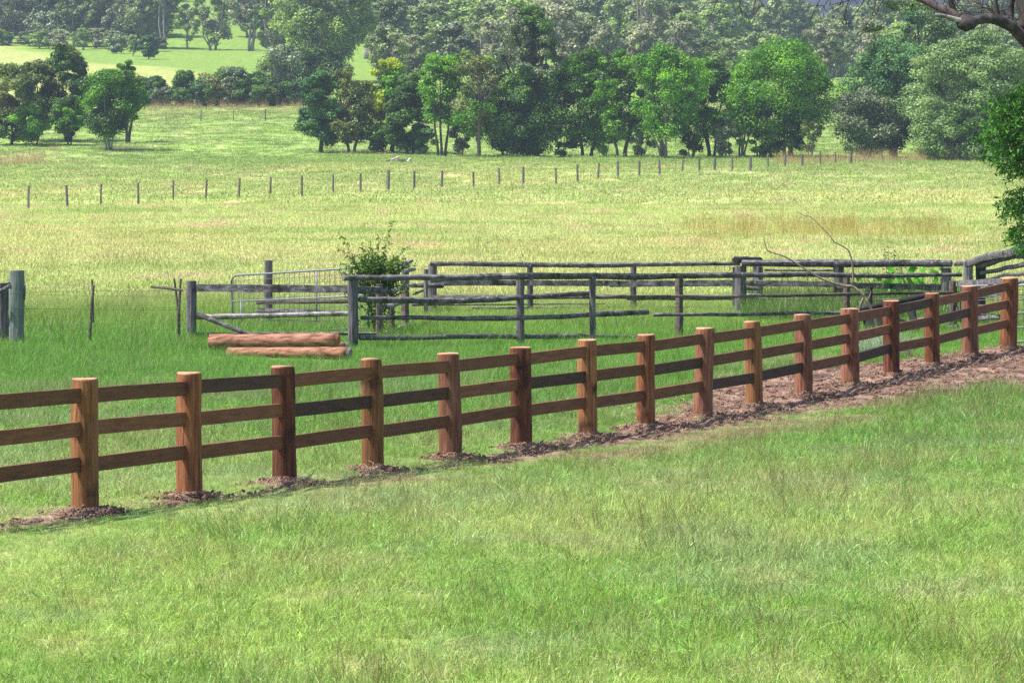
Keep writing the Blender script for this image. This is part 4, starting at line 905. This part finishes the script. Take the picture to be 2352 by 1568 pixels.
for (x_, by_, ty_, hw_, mt_, lb_) in ((862, 354, 292, 26, 'l_dark', "low dark shrub under the yellow-topped tree"), (975, 357, 285, 22, 'l_blue', "low blue-green shrub left of the slender forked tree"), (1058, 360, 262, 26, 'l_grey', "grey-green shrub left of the twiggy brownish tree"),
        (1292, 361, 255, 30, 'l_dark', "dark shrub between the tallest gum and its green neighbour"), (1388, 362, 262, 26, 'l_green', "light green shrub at the gap right of the tallest gum"), (1476, 363, 268, 30, 'l_grey', "grey-green thicket left of the wide pale-stemmed tree"),
        (1588, 363, 240, 34, 'l_dark', "dark thicket right of the wide pale-stemmed tree"), (1665, 363, 262, 24, 'l_grey', "grey sapling left of the small leaning tree"), (1742, 364, 235, 28, 'l_green', "green sapling beside the left trunk of the big dome")):
    tree(x_, by_, ty_, hw_, mt_, lb_, name="understorey_shrub", group=G1, cb=.12, npuff=20, m=110, stems=4, psize=.32, bark='twig', dY=rng.uniform(-1, 3))
# --- right-hand group
G2 = "big trees at the right"
tree(2055, 366, 92, 105, ('l_blue', 'l_dark'), "tall dark tree with layered pale-topped foliage at the right", group=G2, cb=.12, npuff=110, m=230, psize=.23, stems=2, bark='bark', top=.5, leaf=.3, dY=6)
tree(2120, 366, 22, 70, ('l_rain', 'l_blue'), "highest layered crown of the right-hand group", group=G2, cb=.35, npuff=70, m=220, psize=.26, stems=1, top=.6, dY=10)
tree(1990, 366, 205, 78, ('l_grey', 'l_blue'), "low spreading grey-green tree with slanting stems at the edge of the right-hand group", group=G2, cb=.15, npuff=64, m=130, psize=.24, stems=5, bare=50, bark='twig')
tree(2245, 366, 62, 150, 'l_rain', "broad pale feathery tree with yellowing leaves at the right", group=G2, cb=.22, npuff=150, m=230, psize=.19, stems=3, flat=.45, top=.5, leaf=.28, bare=40, bark='bark', dY=-8)
tree(2180, 367, 235, 88, ('l_rain', 'l_dark'), "lower shaded boughs of the feathery tree hanging over the wire fence", group=G2, cb=.1, npuff=60, m=170, psize=.24, stems=3, bare=50, bark='twig', dY=-9)  # dark leaf patches paint the shade into these boughs
tree(2330, 366, 150, 90, 'l_blue', "dark green tree cut by the right edge behind the feathery one", group=G2, cb=.1, npuff=70, m=200, stems=2, dY=4)
# --- left copse
G3 = "trees of the left copse"
tree(22, 335, 148, 62, ('l_dark', 'l_olive'), "leftmost dark tree of the left copse cut by the picture edge", group=G3, cb=.1, npuff=60, m=210)
tree(85, 330, 140, 55, ('l_olive', 'l_dark'), "olive brown tree in the back of the left copse", group=G3, cb=.15, npuff=60, m=190, dY=4)
tree(155, 330, 102, 52, ('l_olive', 'l_dark'), "tallest round-topped tree of the left copse", group=G3, cb=.2, npuff=70, m=200, psize=.28, dY=3)
tree(80, 332, 238, 45, 'l_green', "small light green tree at the front of the left copse", group=G3, cb=.2, npuff=34, m=180, dY=-3)
tree(160, 332, 215, 40, ('l_green', 'l_dark'), "mid green tree on twin dark trunks in the left copse", group=G3, cb=.3, npuff=38, m=180, dY=-2)
tree(255, 347, 158, 72, ('l_dark', 'l_green'), "broad dark green tree on pale trunks at the right of the left copse", group=G3, cb=.28, npuff=84, m=230, psize=.26, stems=4, bark='barkg')
tree(292, 338, 140, 32, 'l_green', "pointed green tree top peeping over the broad dark tree", group=G3, cb=.4, npuff=34, m=150, top=.3, dY=8)
# --- hedge along the creek
G4 = "bushes of the creek hedge"
H4 = [(350, 243, 178, 34, 'l_blue', "first"), (372, 244, 200, 26, 'l_grey', "second"), (424, 244, 163, 32, 'l_dark', "third"), (462, 245, 182, 28, 'l_blue', "fourth"), (500, 245, 158, 40, 'l_olive', "fifth"), (545, 245, 152, 42, 'l_grey', "sixth"), (590, 245, 168, 34, 'l_dark', "seventh"), (622, 244, 198, 26, 'l_olive', "eighth"), (655, 243, 190, 30, 'l_dark', "ninth"), (690, 243, 186, 32, 'l_blue', "tenth")]
for (x, by, ty, hw, mt, od) in H4:
    kind = {'l_blue': "blue-green", 'l_grey': "grey-green", 'l_dark': "dark green", 'l_olive': "olive"}[mt]
    tree(x, by, ty, hw, (mt, 'l_dark') if mt != 'l_dark' else mt, "%s creekside bush, %s from the left in the hedge behind the far posts" % (kind, od), name="bush", group=G4, cb=.03, npuff=44, m=130, leaf=.34, psize=.33, stems=3)
# --- paddock slope trees
G5 = "young trees on the green slope"
tree(268, 124, 76, 21, 'l_grey', "round young tree, left of the three on the green slope", name="young_tree", group=G5, cb=.2, npuff=30, m=90, leaf=.45, stems=1)
tree(306, 130, 80, 14, 'l_gum', "thin pale young tree, middle of the three on the green slope", name="young_tree", group=G5, cb=.35, npuff=18, m=50, leaf=.45, stems=1, bark='twig')
tree(341, 137, 84, 26, 'l_blue', "round dark young tree, right of the three on the green slope", name="young_tree", group=G5, cb=.22, npuff=34, m=110, leaf=.45, stems=1)
G6 = "gum trees behind the green slope"
def gum(px, by, ty, hw, mt, label, **kw):
    k = dict(name="gum_tree", group=G6, cb=.25, npuff=60, m=95, leaf=.62, psize=.20, stems=2, bark='barkg', flat=.8, limbs=26); k.update(kw)
    return tree(px, by, ty, hw, mt, label, **k)
gum(740, 190, -70, 108, ('l_gum', 'l_gumd'), "huge leafy gum with olive foliage standing over the creek hedge", npuff=150, m=110, psize=.17, cb=.2, leaf=.5, stems=3)
gum(745, 192, 130, 60, 'l_dark', "dark thicket at the foot of the huge leafy gum", name="bush", npuff=40, m=110, cb=.05, psize=.3)
gum(640, 196, 106, 58, ('l_grey', 'l_gum'), "silvery bush between the creek hedge and the huge gum", name="bush", npuff=60, m=90, cb=.05, psize=.25, leaf=.45)
gum(705, 232, 205, 32, 'l_gum', "low light green bush right of the creek hedge", name="bush", npuff=24, m=80, cb=.05, psize=.3, leaf=.4)
gum(108, 104, 28, 50, ('l_gum', 'l_grey'), "pale rounded tree at the top of the knoll far left", npuff=50, cb=.1, psize=.26)
gum(20, 100, -60, 50, 'l_brown', "brownish gum at the top left corner")
gum(8, 106, 74, 24, 'l_dark', "small dark bush at the left edge on the knoll", name="bush", cb=.05, npuff=20)
gum(172, 108, -80, 42, ('l_gumd', 'l_dark'), "tall dark gum right of the pale rounded tree", cb=.12)
gum(222, 108, -50, 38, ('l_gumd', 'l_gumd'), "dull gum above the young trees on the green slope", cb=.12)
gum(262, 110, -40, 34, 'l_brown', "bare brownish gum between two dark gums at top left", bare=40, npuff=36)
gum(328, 112, -90, 56, ('l_gumd', 'l_dark'), "broad dark gum behind the round young tree", cb=.15, npuff=80)
gum(381, 114, -90, 30, ('l_gumd', 'l_gum'), "twin-trunked slender gum at the edge of the green slope", cb=.55, npuff=30, stems=2)
gum(430, 114, 10, 32, 'l_gum', "airy gum with drooping foliage on the bright green slope", cb=.3, npuff=22, m=60, bare=14, stems=1)
gum(489, 116, -40, 58, ('l_gumd', 'l_gum'), "open gum with low spreading boughs on the bright green slope", cb=.2, npuff=44, m=80, bare=20, stems=4, psize=.18)
gum(572, 118, -110, 46, ('l_brown', 'l_gumd'), "gum with a purple-grey trunk left of the huge leafy one", cb=.35, npuff=50, stems=3)
gum(622, 120, -60, 40, ('l_gumd', 'l_dark'), "dark gum directly left of the huge leafy one", cb=.1)
gum(850, 136, -110, 42, ('l_gumd', 'l_brown'), "gum with a bare grey trunk right of the huge leafy one", cb=.45, npuff=50, stems=1, trunk_r=.9)
# --- forest behind the treeline, one gum after another
G7 = "hazy gum trees of the far forest"
protos = {}
for k, (mt, cb, npf, top_) in enumerate([('l_gum', .12, 80, .5), ('l_gumd', .15, 70, .45), ('l_brown', .2, 60, .5), ('l_gum', .18, 60, .62), ('l_grey', .12, 66, .4), ('l_gumd', .1, 76, .6)]):
    protos[k] = tree_meshes(14.0, 5.2, cb, npf, 115, .60, [M[mt], M['l_gumd']] if k % 2 == 0 else [M[mt]], M['barkg'], 2, .22, top_, .55, .8, seed=3000 + k, limbs=24, trunk_r=.3, bare=20 if k == 2 else 6)
rows = []
rf_ = np.random.default_rng(5)
for (x0, x1, step, by0, by1, h0, h1, wd) in ((880, 1600, 76, 205, 178, 120, 185, 66), (905, 1640, 76, 150, 150, 140, 200, 66), (1610, 2360, 72, 178, 188, 90, 150, 58), (1590, 2360, 74, 158, 160, 110, 150, 56), (560, 1640, 78, 88, 100, 110, 160, 68), (-60, 440, 62, 84, 78, 110, 150, 62), (-60, 360, 72, 40, 40, 90, 130, 64), (-40, 380, 46, 106, 114, 34, 52, 34), (1560, 2360, 80, 140, 142, 100, 130, 60)):
    x = x0
    while x < x1 and len(rows) < 99:
        t = (x - x0) / (x1 - x0); rows.append((x + rf_.uniform(-16, 16), by0 + (by1 - by0) * t + rf_.uniform(-8, 8), rf_.uniform(h0, h1), wd * rf_.uniform(.8, 1.25))); x += step * rf_.uniform(.8, 1.2)
rows.sort()
ORD = "first second third fourth fifth sixth seventh eighth ninth tenth eleventh twelfth thirteenth fourteenth fifteenth sixteenth seventeenth eighteenth nineteenth twentieth".split()
TENS = {20: "twenty", 30: "thirty", 40: "forty", 50: "fifty", 60: "sixty", 70: "seventy", 80: "eighty", 90: "ninety"}
def ordw(n):
    if n <= 20: return ORD[n - 1]
    t, u = n // 10 * 10, n % 10
    return (TENS[t] + "-" + ORD[u - 1]) if u else TENS[t][:-1] + "ieth"
KN = ["leafy light green", "dull green", "brownish thin", "pale open", "silvery", "dense dull"]
for j, (x, by, h, wd) in enumerate(rows):
    k = int(rf_.integers(0, 6)); g = ground(x, by, 640.0); s = g[1] / F
    if x > 1650 and (by < 165 or h > by - 18): h = by - rf_.uniform(8, 42)
    place_tree("gum_tree", "%s gum of the far forest, %s counted from the left" % (KN[k], ordw(j + 1)), "tree", g, protos[k], G7, (wd * s / 5.2, wd * s / 5.2, h * s / 14.0), rf_.uniform(0, 6.28))

# forest mass higher up the slope: nobody could count it
fx = []; 
for r_ in range(1):
    n = 1500; yy_ = rf_.uniform(985, 1500, n); uu_ = rf_.uniform(-.16, .045, n)
    kp = ~((uu_ > -.079) & (uu_ < -.054) & (yy_ < 1230)) & ~((uu_ > -.034) & (uu_ < -.028) & (yy_ < 1040)); fx.append(np.stack([(uu_ * yy_)[kp], yy_[kp]], -1))
    n = 260; yy_ = rf_.uniform(1000, 1500, n); uu_ = rf_.uniform(.04, .17, n); fx.append(np.stack([uu_ * yy_, yy_], -1))
fx = np.concatenate(fx)
fp = []
for k in (0, 1, 3, 5):
    o = bpy.data.objects.new("f%d" % k, protos[k][0]); fp.append(o)
scatter("far_forest", "hazy forest covering the upper slope behind the gums", fp, fx[:, 0], fx[:, 1], terr(fx[:, 0], fx[:, 1]), rf_.uniform(.9, 1.5, len(fx)), rf_.integers(0, 4, len(fx)), np.ones((len(fx), 3)))

# ------------------------------------------------------------------ far buildings glimpsed between the trees
def shed(px, py, wpx, hpx, label, name="shed", cat="shed", van=False):
    Y = 830.0; c = P(px, py, Y); s = Y / F; w_ = wpx * s; h_ = hpx * s; base = float(terr(c[0], Y)); o = thing(name, (c[0], Y, base), label, cat, "pale buildings glimpsed among the far trees")
    zt = c[2]
    if van:
        b = MB(); b.box((c[0], Y, zt - h_ / 2), (w_, 2.4, h_)); b.box((c[0] - w_ * .35, Y - .1, zt - h_ * .12), (w_ * .5, 2.2, h_ * .2)); b.build("body", M['white'], o)
        b = MB(); b.box((c[0] - w_ * .05, Y - 1.22, zt - h_ * .42), (w_ * .45, .05, h_ * .26)); b.build("window", M['glass'], o)
        b = MB(); b.box((c[0], Y, (zt - h_ + base) / 2), (w_ * .8, 1.6, max(.3, zt - h_ - base + .1))); b.build("underbody", M['glass'], o)
    else:
        b = MB(); b.box((c[0], Y, (zt - .6 + base) / 2 - .2), (w_, 5, zt - .6 - base + .4)); b.build("wall", M['shed'], o)
        z0 = zt - h_; x0, x1 = c[0] - w_ / 2 - .3, c[0] + w_ / 2 + .3
        b = MB(); b.add([(x0, Y - 2.8, z0), (x1, Y - 2.8, z0), (x1, Y, zt), (x0, Y, zt), (x0, Y + 2.8, z0), (x1, Y + 2.8, z0), (x0, Y - 2.8, z0 - .12), (x1, Y - 2.8, z0 - .12)], [(0, 1, 2, 3), (3, 2, 5, 4), (6, 7, 1, 0)]); b.build("roof", M['white'], o)
shed(1643, 117, 24, 6, "low white roof among the far trees left of the domed tree"); shed(1909, 132, 19, 20, "white caravan standing on the far slope beside the domed tree", "caravan", "caravan", True); shed(2026, 113, 30, 10, "white roof showing through the dark layered tree on the right")

# ------------------------------------------------------------------ leafy shrub in the old yard
def spray(c0, pts, r, leaf, sp, mat, nm, parent, twig='bark'):
    """an arching shoot with paired leaves"""
    Q = [P(*p) for p in pts]; S = []
    for i in range(len(Q) - 1):
        for t in np.linspace(0, 1, 5)[:-1]: S.append(Q[i] * (1 - t) + Q[i + 1] * t)
    S.append(Q[-1]); S = np.array(S)
    return S
def leafy(parent, name, shoots, leaf, mat, spacing, width=.35, twr=.006, thick=3, org=None, twig='bark'):
    cs, ns = [], []; tb = MB(); L_ = []
    for S in shoots:
        seg = np.linalg.norm(np.diff(S, axis=0), axis=1); tot = seg.sum(); n = max(3, int(tot / spacing)); cum = np.concatenate([[0], np.cumsum(seg)])
        for t in np.linspace(.12, 1, n) * tot:
            p = np.array([np.interp(t, cum, S[:, k]) for k in range(3)])
            for q in range(thick):
                o_ = rng.normal(size=3); o_ /= np.linalg.norm(o_); cs.append(p + o_ * leaf * .5); ns.append(np.cross(o_, rng.normal(size=3))); L_.append(o_)
        tb.tube(list(S), [twr * (1.2 - k / len(S)) for k in range(len(S))], 5, .1)
    cs = np.array(cs); ns = np.array(ns); A = np.array(L_); A[:, 2] -= .25; A /= np.linalg.norm(A, axis=1)[:, None]
    ns /= np.linalg.norm(ns, axis=1)[:, None]; B = np.cross(ns, A); B /= np.linalg.norm(B, axis=1)[:, None] + 1e-9
    L = (leaf * rng.uniform(.35, .6, len(cs)))[:, None]; W = L * width
    loc = np.array(parent.location)
    v = np.stack([cs - A * L, cs + B * W, cs + A * L, cs - B * W], 1).reshape(-1, 3) - loc
    me = bpy.data.meshes.new(name); n = len(cs); me.vertices.add(4 * n); me.vertices.foreach_set("co", v.astype(np.float32).ravel()); me.loops.add(4 * n); me.loops.foreach_set("vertex_index", np.arange(4 * n)); me.polygons.add(n); me.polygons.foreach_set("loop_start", np.arange(0, 4 * n, 4)); me.update(calc_edges=True)
    me.materials.append(M[mat]); o = bpy.data.objects.new(name, me); C.objects.link(o); o.parent = parent
    tb.build("stem", M[twig], parent)
sh = thing("shrub", ground(862, 775), "leafy green shrub with long arching shoots growing through the old yard corner", "shrub")
Ys = 87.0; shoots = []
root = P(862, 775, Ys)
for (x, y) in ((779, 536), (780, 572), (903, 510), (895, 560), (942, 568), (830, 560), (870, 545), (915, 590), (800, 590), (925, 600)):
    tip = P(x, y, Ys + rng.uniform(-.4, .4)); md = P(855 + (x - 855) * .28 + rng.uniform(-6, 6), 600 + rng.uniform(-10, 10), Ys)
    t = np.linspace(0, 1, 12)[:, None]; shoots.append((1 - t) ** 2 * root + 2 * t * (1 - t) * md + t * t * tip)
for k in range(270):
    a = P(862 + rng.normal(0, 28), 612 + abs(rng.normal(0, 30)) * rng.choice([-.25, 1]) + 10, Ys + rng.uniform(-.35, .35)); e = a + rng.normal(0, .13, 3) + (rng.normal(0, .06), 0, .06)
    shoots.append(np.array([a, (a + e) / 2 + rng.normal(0, .02, 3), e]))
for k in range(60):
    a = P(868 + rng.normal(0, 22), 690 + rng.uniform(-50, 60), Ys + rng.uniform(-.3, .3)); e = a + rng.normal(0, .12, 3); shoots.append(np.array([a, (a + e) / 2, e]))
leafy(sh, "foliage", shoots, .085, 'l_shrub', .035, .32, .007, 2)

# broad-leaved creeper inside the heavy yard
vn = thing("creeper", ground(2090, 760), "broad-leaved green creeper inside the heavy old stockyard run", "plant")
shoots = []
for k in range(75):
    a = P(2100 + rng.normal(0, 45), 695 + rng.uniform(-10, 40), 97.6 + rng.uniform(-.3, .9)); e = a + np.array((rng.normal(0, .3), rng.normal(0, .2), rng.uniform(.2, .75))); shoots.append(np.array([a, (a + e) / 2 + rng.normal(0, .05, 3), e]))
leafy(vn, "foliage", shoots, .22, 'l_vine', .16, .75, .006, 1)
sp_ = thing("weed", ground(2050, 740), "tall thin leafy weed rising above the heavy cap log", "plant"); shoots = []
for x in (2032, 2040, 2052, 2063, 1992): a = P(x + 4, 700, 98.6); e = P(x, 566 + abs(x - 2040) * .7, 98.6); shoots.append(np.array([a, (a + e) / 2 + (.02, 0, 0), e]))
leafy(sp_, "foliage", shoots, .10, 'l_shrub', .06, .35, .005, 2)

# ------------------------------------------------------------------ near tree reaching in from the right
nt_ = thing("gnarled_tree", P(2480, 900, 62) * np.array((1, 1, 0)) + (0, 0, float(terr(P(2480, 900, 62)[0], 62))), "gnarled old tree whose knotted grey limb hangs into the top right corner", "tree")
Yn = 62.0
gx0 = np.array(nt_.location)
b = MB(); b.tube([gx0 - (0, 0, .3), gx0 + (.03, 0, 1.2), P(2450, 500, Yn), P(2425, 200, Yn), P(2392, 90, Yn), P(2366, 10, Yn), P(2345, -400, Yn)], [.36, .32, .28, .25, .22, .19, .12], 12, .12); b.build("trunk", M['bark'], nt_, smooth=True)
lm = wood('grey_knotty_bark', [(.3, (.02, .016, .016)), (.55, (.065, .053, .052)), (.8, (.15, .13, .125))], (8, 8, 8), .8, .95, dark=(.02, .016, .015)); M['knot'] = lm
limb(nt_, [(2425, 170, Yn), (2375, 118, Yn), (2340, 78, Yn - .1), (2318, 58, Yn - .2), (2290, 46, Yn - .3), (2262, 42, Yn - .3), (2235, 50, Yn - .4), (2215, 46, Yn - .4), (2190, 33, Yn - .3), (2160, 18, Yn - .2), (2125, 2, Yn), (2095, -10, Yn), (2040, -30, Yn)], .085, .045, "limb", 'knot', 10)
limb(nt_, [(2372, 30, Yn), (2345, 70, Yn), (2330, 62, Yn + .3), (2300, 50, Yn + .3)], .10, .05, "limb", 'knot', 9)
b = MB(); kc = P(2219, 56, Yn - .45); b.tube([kc + (-.11, 0, .07), kc + (-.07, 0, .03), kc, kc + (.08, 0, .02), kc + (.13, 0, .06)], [.05, .10, .115, .10, .05], 10, .15); b.build("burl", M['knot'], nt_, smooth=True)
limb(nt_, [(2215, 50, Yn - .5), (2195, 44, Yn - .5), (2170, 36, Yn - .5), (2148, 33, Yn - .5)], .04, .015, "limb", 'lichen', 7)
for pts, r0 in (([(2195, 35, Yn), (2188, 18, Yn), (2180, -10, Yn)], .045), ([(2295, 48, Yn), (2290, 20, Yn), (2284, -20, Yn)], .03), ([(2320, 60, Yn), (2322, 20, Yn + .2), (2330, -30, Yn)], .05), ([(2150, 12, Yn), (2143, 0, Yn), (2140, -20, Yn)], .03)): limb(nt_, pts, r0, r0 * .7, "limb", 'bark', 7)
# fine twigs
tb = MB()
def twig(p, d, L, r, dep, droop=0.0):
    n = 6; pts = [p]; d = np.array(d, float); d /= np.linalg.norm(d)
    for i in range(n):
        d = d + rng.normal(0, .16, 3) + np.array((0, 0, -droop)); d /= np.linalg.norm(d); pts.append(pts[-1] + d * L / n)
    tb.tube(pts, [r * (1 - .75 * i / n) for i in range(n + 1)], 4, .1)
    if dep > 0:
        for k in range(rng.integers(2, 4)):
            q = pts[rng.integers(1, n)]; twig(q, d + rng.normal(0, .55, 3), L * rng.uniform(.4, .75), r * .55, dep - 1, droop)
for k in range(26): tb = MB(); p = P(rng.uniform(2190, 2352), rng.uniform(20, 60), Yn + rng.uniform(-.3, .5)); twig(p, (rng.normal(-.6, .7), rng.normal(0, .4), rng.uniform(-.1, .8)), rng.uniform(.35, .8), .009, 2); tb.build("twig", M['bark'], nt_)
for x in (1650, 1690, 1725, 1745, 1790, 1890, 1915, 1940, 1965, 1985, 2000, 2015, 2035, 1975): tb = MB(); p = P(x + rng.uniform(0, 20), -18 - rng.uniform(0, 8), Yn); twig(p, (rng.normal(-.5, .4), rng.normal(0, .2), -.6), rng.uniform(.22, .45) * (1.25 if x > 1880 else 1.0), .010, 2, .12); tb.build("twig", M['bark'], nt_)
limb(nt_, [(2040, -30, Yn), (1960, -25, Yn), (1860, -30, Yn), (1740, -22, Yn), (1640, -14, Yn)], .035, .008, "limb", 'bark', 6)
# needle tufts at the left end of the limb
cs, ns = [], []
for (x, y, r_) in ((2040, 8, .07), (2060, 14, .10), (2085, 22, .11), (2100, 16, .10), (2110, 6, .10), (2075, 6, .09), (2052, 20, .07), (1990, 66, .07), (2008, 70, .07), (2022, 64, .06), (2130, 20, .08)):
    c = P(x, y, Yn + .3); d = rng.normal(size=(170, 3)); d /= np.linalg.norm(d, axis=1)[:, None]; cs.append(c + d * r_ * rng.random((170, 1)) ** .5 * np.array((1.3, 1, .7))); ns.append(rng.normal(size=(170, 3)))
cs = np.concatenate(cs); me = leaf_mesh("foliage", cs, np.concatenate(ns), np.full(len(cs), .035), .18, [M['l_dark']], org=gx0); o = bpy.data.objects.new("foliage", me); C.objects.link(o); o.parent = nt_

# glossy green tree at the right edge
Yg = 66.0; gb = P(2560, 900, Yg); gb[2] = float(terr(gb[0], Yg))
gtree = thing("glossy_leaved_tree", gb, "glossy dark green boughs hanging in from the right edge above the old logs", "tree")
b = MB(); b.tube([gb - (0, 0, .3), gb + (0, 0, 1.5), gb + (-.1, 0, 4.2)], [.12, .10, .05], 8, .1); b.build("trunk", M['bark'], gtree, smooth=True)
shoots = []
def cloud(poly, n, spread=.3):
    poly = np.array(poly, float); x0, y0 = poly.min(0); x1, y1 = poly.max(0); k = 0
    while k < n:
        x, y = rng.uniform(x0, x1), rng.uniform(y0, y1); ins = False
        for i in range(len(poly)):
            (ax, ay), (bx, by_) = poly[i], poly[i - 1]
            if (ay > y) != (by_ > y) and x < (bx - ax) * (y - ay) / (by_ - ay) + ax: ins = not ins
        if not ins: continue
        a = P(x, y, Yg + rng.uniform(-.55, .55)); e = a + np.array((rng.uniform(-.22, .05), rng.normal(0, .1), rng.uniform(-.16, .08))); shoots.append(np.array([a, (a + e) / 2 + (0, 0, .02), e])); k += 1
cloud([(2285, 225), (2330, 205), (2352, 195), (2480, 160), (2560, 250), (2540, 430), (2352, 405), (2315, 405), (2285, 385), (2262, 330), (2268, 270)], 1050)
cloud([(2318, 445), (2352, 435), (2520, 440), (2540, 610), (2352, 585), (2325, 560), (2330, 510), (2302, 470)], 480)
cloud([(2470, 100), (2700, 100), (2720, 600), (2540, 620)], 260)
leafy(gtree, "foliage", shoots, .10, 'l_bush', .035, .27, .004, 2)
limb(gtree, [(2560, 560, Yg), (2440, 420, Yg), (2340, 330, Yg)], .04, .012); limb(gtree, [(2560, 620, Yg), (2430, 540, Yg), (2340, 500, Yg)], .03, .01); limb(gtree, [(2560, 500, Yg), (2450, 330, Yg), (2352, 260, Yg)], .04, .012)

# ------------------------------------------------------------------ haze
def haze():
    b = MB(); b.box((0, 900, 60), (2600, 2060, 170)); o = b.build("haze", [bpy.data.materials.new("haze")])
    m = o.data.materials[0]; m.use_nodes = True; n = m.node_tree.nodes; n.clear(); out = n.new("ShaderNodeOutputMaterial"); v = n.new("ShaderNodeVolumePrincipled")
    v.inputs["Color"].default_value = (.62, .74, .92, 1); v.inputs["Density"].default_value = .00012; v.inputs["Anisotropy"].default_value = .1
    m.node_tree.links.new(v.outputs[0], out.inputs["Volume"]); tag(o, "pale blue summer haze over the valley", None, None, "stuff")
haze()
